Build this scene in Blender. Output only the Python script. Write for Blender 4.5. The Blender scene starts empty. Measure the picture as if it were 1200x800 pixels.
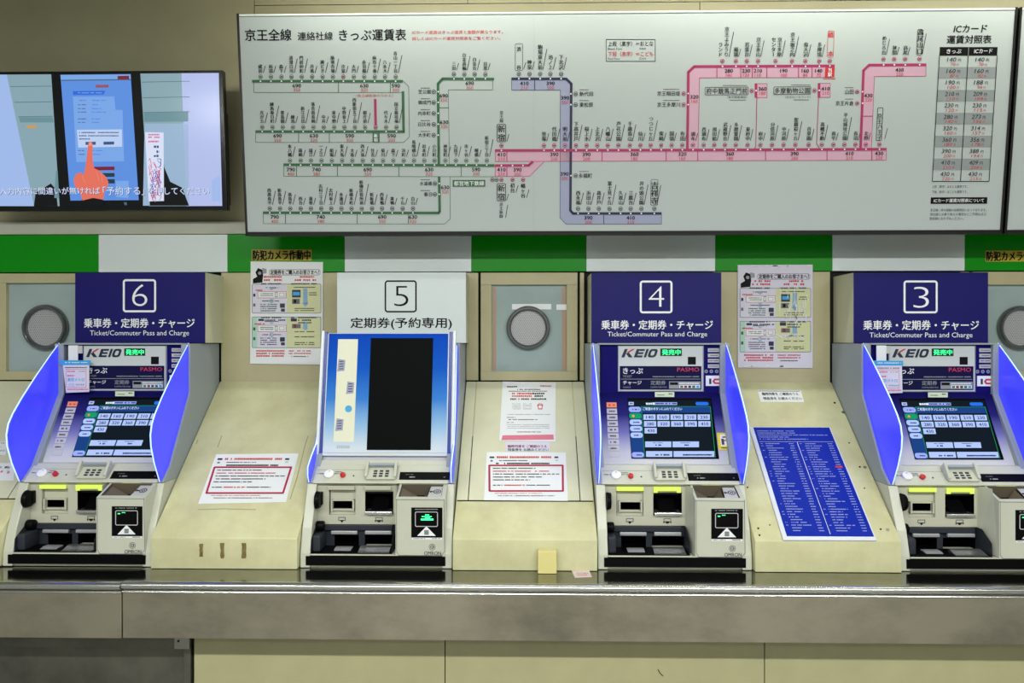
import bpy, bmesh, math, random
from mathutils import Vector as V
C = bpy.context.scene
COL = C.collection
R = random.Random(7)

# ---------------------------------------------------------------- camera
FOC, YAW, EYE = 867.0, math.atan(16/867.0), 1.53      # focal length for a 1200 px wide frame
cam = bpy.data.objects.new('camera', bpy.data.cameras.new('camera')); COL.objects.link(cam)
cam.location = (0, 0, EYE); cam.rotation_euler = (math.pi/2, 0, YAW)
cam.data.sensor_width = 36.0; cam.data.lens = FOC*36/1200; cam.data.clip_start = .02
C.camera = cam
# ---------------------------------------------------------------- light
C.view_settings.view_transform = 'Standard'; C.view_settings.look = 'None'
C.view_settings.gamma = 1; C.view_settings.use_curve_mapping = False
C.view_settings.exposure = -0.02
w = bpy.data.worlds.new('world'); C.world = w; w.use_nodes = True
w.node_tree.nodes['Background'].inputs[0].default_value = (.95, 1.0, .97, 1)
w.node_tree.nodes['Background'].inputs[1].default_value = .25
LAMPS = [(x, y) for y in (-.5, -2.4, -4.5) for x in (-2.1, -.55, 1.0, 2.55)]  # front row follows the cast shadows; rear rows are unseen, added as fill
POWER = {-.5: 66.0, -2.4: 12.0, -4.5: 14.0}
LAMP_Z = 2.93
for i, (x, y) in enumerate(LAMPS):
    l = bpy.data.lights.new('lamp_light', 'AREA'); l.shape = 'RECTANGLE'; l.size = 1.25; l.size_y = .16
    l.energy = POWER[y]; l.color = (1.0, .995, .95)
    o = bpy.data.objects.new('lamp_light', l); COL.objects.link(o); o.location = (x, y, LAMP_Z-.045)
# slim strip light above the fare board, close to the wall
for x in (-.35, .85, 2.05):
    l = bpy.data.lights.new('strip_light', 'AREA'); l.shape = 'RECTANGLE'; l.size = 1.1; l.size_y = .05
    l.energy = 9.0; l.color = (1.0, .99, .86)
    o = bpy.data.objects.new('strip_light', l); COL.objects.link(o); o.location = (x, 2.45, 2.985); o.rotation_euler = (math.radians(48), 0, 0)

# ---------------------------------------------------------------- materials
def lin(c): c /= 255.0; return c/12.92 if c <= .04045 else ((c+.055)/1.055)**2.4
def rgb(c): return tuple(lin(x) for x in c)+(1.0,)
MATS = {}
def mat(name, c, rough=.5, metal=0, emit=0, noise=0, scale=8, stretch=(1,1,1), coat=0, spec=.5, bump=0, tint=None, ecol=None):
    m = bpy.data.materials.new(name); m.use_nodes = True; nt = m.node_tree; b = nt.nodes['Principled BSDF']
    b.inputs['Base Color'].default_value = rgb(c); b.inputs['Roughness'].default_value = rough
    b.inputs['Metallic'].default_value = metal; b.inputs['Specular IOR Level'].default_value = spec
    b.inputs['Coat Weight'].default_value = coat
    if emit:
        b.inputs['Emission Color'].default_value = rgb(ecol or c); b.inputs['Emission Strength'].default_value = emit
    if noise or bump:
        tc = nt.nodes.new('ShaderNodeTexCoord'); mp = nt.nodes.new('ShaderNodeMapping'); mp.inputs['Scale'].default_value = stretch
        n = nt.nodes.new('ShaderNodeTexNoise'); n.inputs['Scale'].default_value = scale; n.inputs['Detail'].default_value = 6; n.inputs['Roughness'].default_value = .65
        nt.links.new(tc.outputs['Object'], mp.inputs[0]); nt.links.new(mp.outputs[0], n.inputs[0])
        if noise:
            r = nt.nodes.new('ShaderNodeValToRGB'); r.color_ramp.elements[0].position = .3; r.color_ramp.elements[1].position = .62
            d = tint or tuple(x*(1-noise) for x in c)
            r.color_ramp.elements[0].color = rgb(d); r.color_ramp.elements[1].color = rgb(c)
            nt.links.new(n.outputs[0], r.inputs[0]); nt.links.new(r.outputs[0], b.inputs['Base Color'])
        if bump:
            bp = nt.nodes.new('ShaderNodeBump'); bp.inputs['Strength'].default_value = bump; bp.inputs['Distance'].default_value = .004
            nt.links.new(n.outputs[0], bp.inputs['Height']); nt.links.new(bp.outputs[0], b.inputs['Normal'])
    MATS[name] = m; return m

mat('olive_wall', (166,161,130), .38, noise=.05, scale=3)
mat('cream_wall', (184,178,140), .42, noise=.06, scale=5)
mat('cream_console', (208,208,168), .40, noise=.07, scale=6, tint=(190,187,146))
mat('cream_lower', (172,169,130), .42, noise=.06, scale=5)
mat('cream_light', (208,209,180), .40, noise=.04, scale=7)
mat('groove', (12,12,12), .8)
mat('band_green', (4,140,8), .3, spec=.25)
mat('band_white', (218,228,230), .3)
mat('trim_grey', (188,190,176), .5, noise=.04)
mat('steel', (190,183,168), .28, 1, noise=.26, scale=2.2, stretch=(1,1,1.6), bump=.02)
mat('steel_top', (150,150,140), .10, 1, noise=.15, scale=6)
mat('steel_nose', (205,205,202), .22, 1)
mat('dark_steel', (112,112,102), .42, .7, noise=.25, scale=4)
mat('steel_plain', (150,150,146), .3, 1)
mat('navy', (22,18,98), .45, spec=.2)
mat('sign_white', (206,216,218), .32)
mat('print_white', (232,236,240), .45)
mat('print_black', (8,8,10), .5, spec=.15)
mat('board_white', (180,189,189), .6, spec=.2)
mat('board_seam', (170,178,176), .4)
mat('board_edge', (228,236,232), .3)
mat('black_frame', (7,7,8), .35)
mat('ink_dark', (45,48,52), .5)
mat('ink_red', (196,40,44), .5)
mat('ink_green', (40,96,58), .5)
mat('ink_magenta', (166,26,92), .5)
mat('pink_fill', (202,160,182), .45)
mat('ink_navy', (26,26,70), .5)
mat('lavender_fill', (150,155,184), .45)
mat('row_grey', (140,148,150), .45)
mat('red_box', (196,30,40), .5)
mat('machine_cream', (194,197,182), .36, noise=.03, scale=9)
mat('machine_grey', (148,158,166), .38)
mat('machine_inner', (186,187,170), .42)
mat('tray_dark', (46,50,58), .4, spec=.2)
mat('tray_black', (8,8,10), .4, spec=.08)
mat('hopper', (104,96,82), .4)
mat('cavity', (5,5,6), .7, spec=.05)  # shade of deep slots put into the colour of shallow openings
mat('silver', (200,202,205), .25, .9)
mat('bar_silver', (160,162,168), .35, .3)
mat('lamp_yellow', (120,130,60), .4, emit=.9, ecol=(222,244,92))
mat('header_white', (198,205,204), .35)
mat('header_frame', (150,155,170), .3, .4)
mat('header_navy', (22,22,64), .4, spec=.08)
mat('header_blue', (20,16,96), .4, spec=.08)
mat('logo_navy', (26,36,62), .4)
mat('logo_red', (200,40,60), .4)
mat('pasmo_red', (205,55,85), .4)
mat('led_back', (6,46,28), .3)
mat('led_green', (60,255,150), .4, emit=1.3)
mat('fin_blue', (76,76,150), .3, emit=.92, ecol=(34,40,240))
mat('led_edge', (160,190,255), .3, emit=1.6, ecol=(150,178,255))
mat('scr_black', (9,12,13), .45, spec=.03)
mat('scr_dark', (4,10,16), .4, spec=.03, emit=.8, ecol=(18,26,34))
mat('scr_blue', (10,30,60), .4, spec=.03, emit=.9, ecol=(24,62,128))
mat('scr_button', (60,70,90), .4, spec=.03, emit=1.0, ecol=(172,194,246))
mat('scr_lav', (60,70,90), .4, spec=.03, emit=1.0, ecol=(150,165,240))
mat('scr_green', (10,60,30), .4, spec=.03, emit=1.0, ecol=(20,150,90))
mat('scr_pill', (10,30,80), .4, spec=.03, emit=1.0, ecol=(40,110,230))
mat('scr_ink', (10,10,20), .4, spec=.03, emit=1.0, ecol=(24,32,80))
mat('scr_white', (90,90,90), .4, spec=.03, emit=1.0, ecol=(210,225,250))
mat('plate_grey', (188,188,190), .4)
mat('plate_orange', (240,140,96), .4)
mat('label_pale', (206,220,190), .5)
mat('yellow', (226,206,20), .45)
mat('yellow_dull', (176,160,38), .5)
mat('button_white', (236,238,236), .3)
mat('button_red', (196,36,38), .3)
mat('paper', (226,230,232), .6)
mat('table_ink', (150,164,216), .5)
mat('tape_shine_paint', (236,238,244), .2)
mat('paper_lav', (212,210,226), .6)
mat('paper_yellow', (206,210,164), .6)
mat('paper_green', (170,210,190), .6)
mat('paper_blue', (180,206,224), .6)
mat('arrow_blue', (130,170,200), .6)
mat('frame_crimson', (168,26,66), .5)
mat('cyan', (50,160,220), .5)
mat('qr_grey', (96,100,104), .5)
mat('table_blue', (16,40,158), .4, spec=.1)
mat('table_frame', (214,220,232), .3)
mat('glass_pane', (160,178,178), .16, noise=.05, scale=4, spec=.6)
mat('pane_edge', (176,150,126), .3)
mat('ring_steel', (120,124,126), .25, .85)
mat('grille', (176,178,180), .4, .2)
mat('grille_hole', (96,98,104), .6)
mat('rust', (128,112,62), .8, noise=.3, scale=60)
mat('tv_black', (6,6,8), .2)
mat('scuff', (160,156,120), .7)
mat('floor_tile', (150,150,142), .3, noise=.1)
mat('ceiling_white', (200,204,196), .8)
mat('backwall', (150,150,140), .6)
mat('ticket', (214,196,196), .6)
mat('block_cream', (218,208,140), .5)
mat('box_blue', (18,84,190), .25)
mat('box_white', (222,228,236), .3)
mat('dark_blue', (24,60,150), .3)
mat('sticker_cream', (222,224,200), .4)
mat('tube', (250,255,250), .5, emit=4)
mat('red_dark', (120,26,40), .5)
def vid(name, c): mat('vid_'+name, tuple(x*.2 for x in c), .18, emit=1.0, ecol=c)
vid('wall', (134,164,174)); vid('pale', (158,184,232)); vid('teal', (104,142,150)); vid('lilac', (176,188,232))
vid('haze', (150,178,206)); vid('blue', (92,142,222)); vid('bluelight', (120,165,230)); vid('dialog', (186,206,240)); vid('ink', (60,84,130)); vid('line', (74,96,108))
vid('hand', (226,112,92)); vid('nail', (240,150,130)); vid('white', (214,222,244)); vid('black', (5,6,8)); vid('red', (120,30,50)); vid('dgreen', (30,56,70))
vid('pink', (206,90,130)); vid('orange', (210,150,70)); vid('cobalt', (48,104,214)); vid('rose', (220,120,150))

def ramp_mat(name, stops, rough=.4):
    """printed colour gradient that belongs to the panel itself (navy at the top of the machine, silver at its foot)"""
    m = mat(name, (100,100,100), rough, spec=.03); nt = m.node_tree
    tc = nt.nodes.new('ShaderNodeTexCoord'); sp = nt.nodes.new('ShaderNodeSeparateXYZ'); r = nt.nodes.new('ShaderNodeValToRGB')
    mr = nt.nodes.new('ShaderNodeMapRange'); mr.inputs[1].default_value = stops[0][0]; mr.inputs[2].default_value = stops[-1][0]
    nt.links.new(tc.outputs['Object'], sp.inputs[0]); nt.links.new(sp.outputs[2], mr.inputs[0]); nt.links.new(mr.outputs[0], r.inputs[0])
    nt.links.new(r.outputs[0], nt.nodes['Principled BSDF'].inputs['Base Color'])
    a, b = stops[0][0], stops[-1][0]
    for i, (z, c) in enumerate(stops):
        p = (z-a)/(b-a)
        if i == 0: e = r.color_ramp.elements[0]; r.color_ramp.elements.remove(r.color_ramp.elements[1]); e.position = 0
        else: e = r.color_ramp.elements.new(p)
        e.color = rgb(c)
    return m
ramp_mat('face_gradient', [(.32, (200,202,204)), (.365, (186,188,204)), (.43, (112,112,176)), (.49, (40,38,110)), (.56, (18,16,76))])
ramp_mat('box_gradient', [(.38, (206,218,230)), (.45, (150,190,226)), (.55, (60,128,212)), (.66, (18,88,196)), (.80, (4,66,186))])

# ---------------------------------------------------------------- geometry helpers
def ray(px, py):
    u, v = (px-600)/FOC, -(py-400)/FOC
    c, s = math.cos(YAW), math.sin(YAW)
    return V((u*c-s, u*s+c, v))
CAM = V((0, 0, EYE))
def at(px, py, Y):
    d = ray(px, py); return CAM + d*(Y/d.y)
class Fr:
    """a flat working frame in the world: origin, u to the right, v up along the surface, n towards the hall"""
    def __init__(s, o, v=(0,0,1), u=(1,0,0)):
        s.o = V(o); s.u = V(u).normalized(); s.v = V(v).normalized(); s.n = s.u.cross(s.v)
    def uv(s, px, py):
        d = ray(px, py); t = (s.o-CAM).dot(s.n)/d.dot(s.n); p = CAM+d*t-s.o
        return p.dot(s.u), p.dot(s.v)
    def p(s, u, v, h=0): return s.o+s.u*u+s.v*v+s.n*h
    def sc(s, px, py):
        a, b = s.uv(px, py), s.uv(px+1, py); return abs(b[0]-a[0])
L = .0004
GL = {}
def glyph(s, off=0):
    k = (s, off)
    if k not in GL:
        c = bpy.data.curves.new('t', 'FONT'); c.body = s; c.resolution_u = 2 if not off else 8; c.offset = off
        o = bpy.data.objects.new('t', c); m = o.to_mesh()
        GL[k] = ([(v.co.x, v.co.y) for v in m.vertices], [tuple(p.vertices) for p in m.polygons])
        bpy.data.objects.remove(o); bpy.data.curves.remove(c)
    return GL[k]
class MB:
    def __init__(s): s.v = []; s.f = []; s.m = []; s.names = []
    def mi(s, name):
        if name not in s.names: s.names.append(name)
        return s.names.index(name)
    def add(s, vs, fs, m):
        b = len(s.v); s.v += [tuple(x) for x in vs]; i = s.mi(m)
        for f in fs: s.f.append(tuple(b+k for k in f)); s.m.append(i)
        return s
    # flat print
    def uvpoly(s, fr, pts, m, h=1): return s.add([fr.p(a, b, h*L) for a, b in pts], [tuple(range(len(pts)))], m)
    def poly(s, fr, pts, m, h=1): return s.uvpoly(fr, [fr.uv(*q) for q in pts], m, h)
    def rect(s, fr, x0, y0, x1, y1, m, h=1):
        (a, b), (c, d) = fr.uv(x0, y1), fr.uv(x1, y0); return s.uvpoly(fr, [(a,b),(c,b),(c,d),(a,d)], m, h)
    def quad(s, fr, x0, y0, x1, y1, m, h=1): return s.poly(fr, [(x0,y1),(x1,y1),(x1,y0),(x0,y0)], m, h)
    def line(s, fr, pts, wpx, m, h=1, px=True):
        q = [V(fr.uv(*p)) for p in pts] if px else [V(p) for p in pts]
        ww = (fr.sc(*pts[0]) if px else 1)*wpx/2
        for i in range(len(q)-1):
            a, b = q[i], q[i+1]; d = (b-a)
            if d.length < 1e-7: continue
            d.normalize(); n = V((-d.y, d.x))*ww
            ea = d*ww*.4 if i > 0 else d*0; eb = d*ww*.4 if i < len(q)-2 else d*0
            s.uvpoly(fr, [tuple(a-ea+n), tuple(a-ea-n), tuple(b+eb-n), tuple(b+eb+n)], m, h)
        return s
    def outline(s, fr, x0, y0, x1, y1, wpx, m, h=1):
        return s.line(fr, [(x0,y0),(x1,y0),(x1,y1),(x0,y1),(x0,y0)], wpx, m, h)
    def disc(s, fr, x, y, r, m, h=1, n=12):
        a, b = fr.uv(x, y); r *= fr.sc(x, y)
        return s.uvpoly(fr, [(a+r*math.cos(2*math.pi*k/n), b+r*math.sin(2*math.pi*k/n)) for k in range(n)], m, h)
    def ring(s, fr, x, y, r, wd, m, h=1, n=12):
        a, b = fr.uv(x, y); k0 = fr.sc(x, y); r1 = r*k0; r0 = (r-wd)*k0
        vs = [fr.p(a+q*math.cos(2*math.pi*k/n), b+q*math.sin(2*math.pi*k/n), h*L) for k in range(n) for q in (r0, r1)]
        return s.add(vs, [(2*k, 2*k+1, (2*k+3) % (2*n), (2*k+2) % (2*n)) for k in range(n)], m)
    def rr(s, fr, x0, y0, x1, y1, r, m, h=1, wd=0):
        (a, b), (c, d) = fr.uv(x0, y1), fr.uv(x1, y0); k = fr.sc(x0, y0); r *= k; wd *= k
        def pts(i):
            P = []
            for cx, cy, t0 in ((c-r, d-r, 0), (a+r, d-r, 90), (a+r, b+r, 180), (c-r, b+r, 270)):
                for t in range(0, 91, 18):
                    q = math.radians(t0+t); P.append((cx+(r-i)*math.cos(q), cy+(r-i)*math.sin(q)))
            return P
        if not wd: return s.uvpoly(fr, pts(0), m, h)
        o, i = pts(0), pts(wd); n = len(o)
        return s.add([fr.p(*p, h*L) for p in o+i], [(k2, (k2+1) % n, n+(k2+1) % n, n+k2) for k2 in range(n)], m)
    def text(s, fr, t, x0, y0, x1, y1, m, h=2, bold=0, shear=0):
        vs, fs = glyph(t, min(bold, 0)); bold = max(bold, 0)
        if not vs: return s
        xs = [p[0] for p in vs]; ys = [p[1] for p in vs]; ax, bx, ay, by = min(xs), max(xs), min(ys), max(ys)
        (a, b), (c, d) = fr.uv(x0, y1), fr.uv(x1, y0)
        H = d-b; sw = shear*H; c2 = c-sw
        e = bold*H*.9                      # heavier strokes: the same outline laid down side by side
        for k, (du, dv) in enumerate(((-e, 0), (e, 0), (0, e*.6), (0, -e*.6)) if bold else ((0, 0),)):
            out = []
            for x, y in vs:
                ty = (y-ay)/max(by-ay, 1e-6); tx = (x-ax)/max(bx-ax, 1e-6)
                out.append(fr.p(a+e+tx*(c2-a-2*e)+ty*sw+du, b+ty*H+dv, (h+k*.06)*L))
            s.add(out, fs, m)
        return s
    def num(s, fr, t, xc, yc, hpx, m, h=2, bold=.03, wf=1.0):
        vs, fs = glyph(t); xs = [p[0] for p in vs]; ys = [p[1] for p in vs]
        w_ = (max(xs)-min(xs))/(max(ys)-min(ys))*hpx*wf
        return s.text(fr, t, xc-w_/2, yc-hpx/2, xc+w_/2, yc+hpx/2, m, h, bold)
    def vtext(s, fr, t, xc, ybot, cell, m, h=2, bold=.028, wd=None):
        k = fr.sc(xc, ybot); a, b = fr.uv(xc, ybot); cw = (wd or cell*1.0)*k; c = cell*k; n = len(t)
        for i, ch in enumerate(t):
            v0 = b+(n-1-i)*c
            vs, fs = glyph(ch)
            for k, du in enumerate((-bold*cw, bold*cw) if bold else (0,)):
                if ch == 'ー': out = [fr.p(a+(y-.38)*cw+du, v0+x*c, (h+k*.06)*L) for x, y in vs]
                else: out = [fr.p(a-cw/2+x*cw+du, v0+(y+.12)*c, (h+k*.06)*L) for x, y in vs]
                s.add(out, fs, m)
        return s
    def greek(s, fr, x0, x1, y, hpx, m, h=2, gap=.12):
        """a row of print too small to read"""
        x = x0
        while x < x1:
            wd = hpx*R.uniform(.55, 1.0); e = min(x+wd, x1)
            if R.random() > gap:
                y0 = y-hpx/2*R.uniform(.7, 1); y1 = y+hpx/2*R.uniform(.7, 1)
                s.rect(fr, x, y0, e, y1, m, h)
            x = e+hpx*.22
        return s
    # solids
    def bm(s, bm_, m):
        bmesh.ops.recalc_face_normals(bm_, faces=bm_.faces[:]); bm_.verts.ensure_lookup_table()
        for i, v in enumerate(bm_.verts): v.index = i
        s.add([v.co.copy() for v in bm_.verts], [tuple(v.index for v in f.verts) for f in bm_.faces], m); bm_.free(); return s
    def solid(s, vs, fs, m, bev=0, seg=2):
        b = bmesh.new(); q = [b.verts.new(v) for v in vs]
        for f in fs: b.faces.new([q[i] for i in f])
        bmesh.ops.recalc_face_normals(b, faces=b.faces[:])
        if bev:
            ed = [e for e in b.edges if len(e.link_faces) == 2 and e.calc_face_angle(0) > math.radians(25)]
            bmesh.ops.bevel(b, geom=ed, offset=bev, segments=seg, profile=.5, affect='EDGES', clamp_overlap=True)
        return s.bm(b, m)
    def box(s, x0, y0, z0, x1, y1, z1, m, bev=0, seg=2):
        vs = [(x, y, z) for x in (x0, x1) for y in (y0, y1) for z in (z0, z1)]
        return s.solid(vs, [(0,1,3,2),(4,6,7,5),(0,4,5,1),(2,3,7,6),(0,2,6,4),(1,5,7,3)], m, bev, seg)
    def prism(s, prof, x0, x1, m, bev=0, x0b=None, x1b=None, seg=2):
        """profile of (y, z) points swept along X"""
        n = len(prof); vs = [(x0, y, z) for y, z in prof]+[(x1, y, z) for y, z in prof]
        fs = [tuple(range(n)), tuple(range(2*n-1, n-1, -1))]+[(i, (i+1) % n, n+(i+1) % n, n+i) for i in range(n)]
        return s.solid(vs, fs, m, bev, seg)
    def slab(s, fr, pts, d0, d1, m, bev=0):
        """flat outline in a frame's (u, v) given real thickness between heights d0 and d1"""
        n = len(pts); vs = [fr.p(a, b, d0) for a, b in pts]+[fr.p(a, b, d1) for a, b in pts]
        fs = [tuple(range(n)), tuple(range(2*n-1, n-1, -1))]+[(i, (i+1) % n, n+(i+1) % n, n+i) for i in range(n)]
        return s.solid(vs, fs, m, bev)
    def rslab(s, fr, x0, y0, x1, y1, d0, d1, m, bev=0):
        (a, b), (c, d) = fr.uv(x0, y1), fr.uv(x1, y0); return s.slab(fr, [(a,b),(c,b),(c,d),(a,d)], d0, d1, m, bev)
    def holed(s, fr, outer, holes, depth, m, hm):
        """outer, holes: (u0, v0, u1, v1). A sheet with real openings and the cavities behind them."""
        us = sorted({outer[0], outer[2]} | {x for h in holes for x in (h[0], h[2])})
        vv = sorted({outer[1], outer[3]} | {x for h in holes for x in (h[1], h[3])})
        for i in range(len(us)-1):
            for j in range(len(vv)-1):
                a, c, b, d = us[i], us[i+1], vv[j], vv[j+1]; cu, cv = (a+c)/2, (b+d)/2
                if any(h[0] < cu < h[2] and h[1] < cv < h[3] for h in holes): continue
                s.uvpoly(fr, [(a,b),(c,b),(c,d),(a,d)], m, 0)
        for k, h in enumerate(holes):
            a, b, c, d = h[:4]; dp = h[4] if len(h) > 4 else depth; wm = h[5] if len(h) > 5 else m; bm_ = h[6] if len(h) > 6 else hm
            P = [fr.p(a,b), fr.p(c,b), fr.p(c,d), fr.p(a,d), fr.p(a,b,-dp), fr.p(c,b,-dp), fr.p(c,d,-dp), fr.p(a,d,-dp)]
            s.add(P, [(0,1,5,4),(1,2,6,5),(2,3,7,6),(3,0,4,7)], wm); s.add(P, [(4,5,6,7)], bm_)
        return s
    def pxh(s, fr, x0, y0, x1, y1): (a, b), (c, d) = fr.uv(x0, y1), fr.uv(x1, y0); return (a, b, c, d)
    def cyl(s, p, ax, r, ln, m, n=24, r2=None, caps=True, bev=0):
        p = V(p); ax = V(ax).normalized(); t = ax.orthogonal().normalized(); q = ax.cross(t); r2 = r if r2 is None else r2
        vs = [p+t*r*math.cos(2*math.pi*k/n)+q*r*math.sin(2*math.pi*k/n) for k in range(n)]
        vs += [p+ax*ln+t*r2*math.cos(2*math.pi*k/n)+q*r2*math.sin(2*math.pi*k/n) for k in range(n)]
        fs = [(k, (k+1) % n, n+(k+1) % n, n+k) for k in range(n)]+[tuple(range(n)), tuple(range(2*n-1, n-1, -1))]
        return s.solid(vs, fs, m, bev)
    def torus(s, p, R0, r, m, n=40, k=10, flat=1.0):
        vs = []; fs = []
        for i in range(n):
            t = 2*math.pi*i/n
            for j in range(k):
                q = 2*math.pi*j/k; rr = R0+r*math.cos(q)
                vs.append((p[0]+rr*math.cos(t), p[1]-flat*r*math.sin(q), p[2]+rr*math.sin(t)))
        for i in range(n):
            for j in range(k): fs.append((i*k+j, ((i+1) % n)*k+j, ((i+1) % n)*k+(j+1) % k, i*k+(j+1) % k))
        return s.solid(vs, fs, m)
    def tube(s, pts, r, m, n=8):
        pts = [V(p) for p in pts]; rings = []
        rs = r if isinstance(r, (list, tuple)) else [r]*len(pts)
        for i, p in enumerate(pts):
            d = (pts[min(i+1, len(pts)-1)]-pts[max(i-1, 0)]).normalized(); a = d.cross(V((1,0,0)))
            a = (a if a.length > .1 else d.cross(V((0,0,1)))).normalized(); b = d.cross(a)
            rings.append([p+(a*math.cos(2*math.pi*k/n)+b*math.sin(2*math.pi*k/n))*rs[i] for k in range(n)])
        vs = [v for g in rings for v in g]; fs = [tuple(range(n)), tuple(range(len(vs)-1, len(vs)-n-1, -1))]
        for i in range(len(pts)-1):
            for k in range(n): fs.append((i*n+k, i*n+(k+1) % n, (i+1)*n+(k+1) % n, (i+1)*n+k))
        return s.solid(vs, fs, m)
    def build(s, name, parent=None, origin=None, smooth=False, label=None):
        og = V(origin) if origin is not None else (V(parent['og']) if parent is not None else V((0,0,0)))
        me = bpy.data.meshes.new(name); me.from_pydata([tuple(V(v)-og) for v in s.v], [], s.f)
        for n in s.names: me.materials.append(MATS[n])
        me.polygons.foreach_set('material_index', s.m)
        if smooth:
            me.polygons.foreach_set('use_smooth', [True]*len(me.polygons))
            try: me.set_sharp_from_angle(angle=math.radians(35))
            except Exception: pass
        me.update()
        o = bpy.data.objects.new(name, me); COL.objects.link(o)
        if parent is not None: o.parent = parent
        else: o.location = og
        o['og'] = tuple(og)
        if label: o['label'] = label
        return o
def tag(o, label, cat, group=None, kind=None):
    o['label'] = label; o['category'] = cat
    if group: o['group'] = group
    if kind: o['kind'] = kind
    return o
def thing(name, loc, label, cat, group=None):
    o = bpy.data.objects.new(name, None); COL.objects.link(o); o.location = loc; o['og'] = tuple(loc); o.empty_display_size = .05
    return tag(o, label, cat, group)
def struct(name, mb, origin=(0,0,0), smooth=False, parent=None):
    o = mb.build(name, parent=parent, origin=None if parent is not None else origin, smooth=smooth)
    if parent is None: o['kind'] = 'structure'
    return o

# ================================================================ the room
WY = 3.01                         # face of the wall the machines stand against
CZ = .771                         # counter top
Z0 = at(600, 318, WY).z           # underside of the green and white band
Z1 = at(600, 274, WY).z
b = MB(); b.box(-4.2, -7, -.05, 4.2, WY+.3, 0, 'floor_tile'); struct('floor', b)
b = MB(); b.box(-4.2, -7, 3.02, 4.2, WY+.3, 3.07, 'ceiling_white'); struct('ceiling', b)
b = MB(); b.box(-4.2, -7.05, 0, 4.2, -7, 3.02, 'backwall'); struct('wall_rear', b)
# upper wall: three sheets with the joints the photo shows above the fare board
UY = WY+.012
b = MB()
xs = [-4.2, at(298, 8, UY).x, at(820, 8, UY).x, 4.2]; zt = at(700, 3, UY).z; zb = at(600, 259, UY).z-.03
b.box(-4.2, UY+.006, zb, 4.2, UY+.05, 3.02, 'groove')
b.box(xs[0], UY, zb, xs[1]-.0015, UY+.005, 3.018, 'olive_wall')
b.box(xs[1]+.0015, UY, zb, xs[2]-.0015, UY+.005, zt-.0015, 'olive_wall')
b.box(xs[2]+.0015, UY, zb, xs[3], UY+.005, zt-.0015, 'olive_wall')
xq = at(548, 2, UY).x
b.box(xs[1]+.0015, UY, zt+.0015, xq-.0015, UY+.005, 3.018, 'olive_wall')
b.box(xq+.0015, UY, zt+.0015, 4.2, UY+.005, 3.018, 'olive_wall')
struct('wall_front', b)
b = MB(); b.box(-4.2, WY-.012, Z1+.002, 4.2, WY+.03, at(600, 259, WY).z, 'trim_grey', .002); struct('trim_1', b)
# the green and white band, sheet by sheet
edges = [-110, 116, 267, 404, 552.5, 687, 838, 975, 1130, 1290]
for i in range(9):
    b = MB(); g = i % 2 == 0
    b.box(at(edges[i], 300, WY).x+.0005, WY-.004, Z0, at(edges[i+1], 300, WY).x-.0005, WY+.02, Z1, 'band_green' if g else 'band_white', .001)
    struct('trim_%d' % (i+2), b)

# machine places, from the black kick strips at their feet
def strip_x(a, c): return (at(a, 658, 2.47).x+at(c, 658, 2.47).x)/2
CX = {6: strip_x(9, 173.6), 5: strip_x(358.7, 523), 4: strip_x(708, 874), 3: strip_x(1063, 1229)}
HW = .257                          # half width of a machine with its side casings
bounds = [(-2.30, CX[6]-HW), (CX[6]+HW, CX[5]-HW), (CX[5]+HW, CX[4]-HW), (CX[4]+HW, CX[3]-HW), (CX[3]+HW, 2.36)]
ZW = at(600, 447, WY).z            # where the consoles meet the wall
# main wall: sheets between the machines, dark wall behind them
b = MB(); b.box(-4.2, WY+.02, CZ+.002, 4.2, WY+.25, Z0+.02, 'groove')
for k in (1, 3):
    x0, x1 = bounds[k]; x0 += .006; x1 -= .006
    b.box(x0, WY, ZW-.06, x1, WY+.018, Z0-.003, 'cream_wall', .002)
for a, c in ((-4.2, bounds[0][0]), (bounds[4][1], 4.2)): b.box(a, WY, CZ+.003, c, WY+.018, Z0-.003, 'cream_wall')
struct('wall_back', b)

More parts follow.
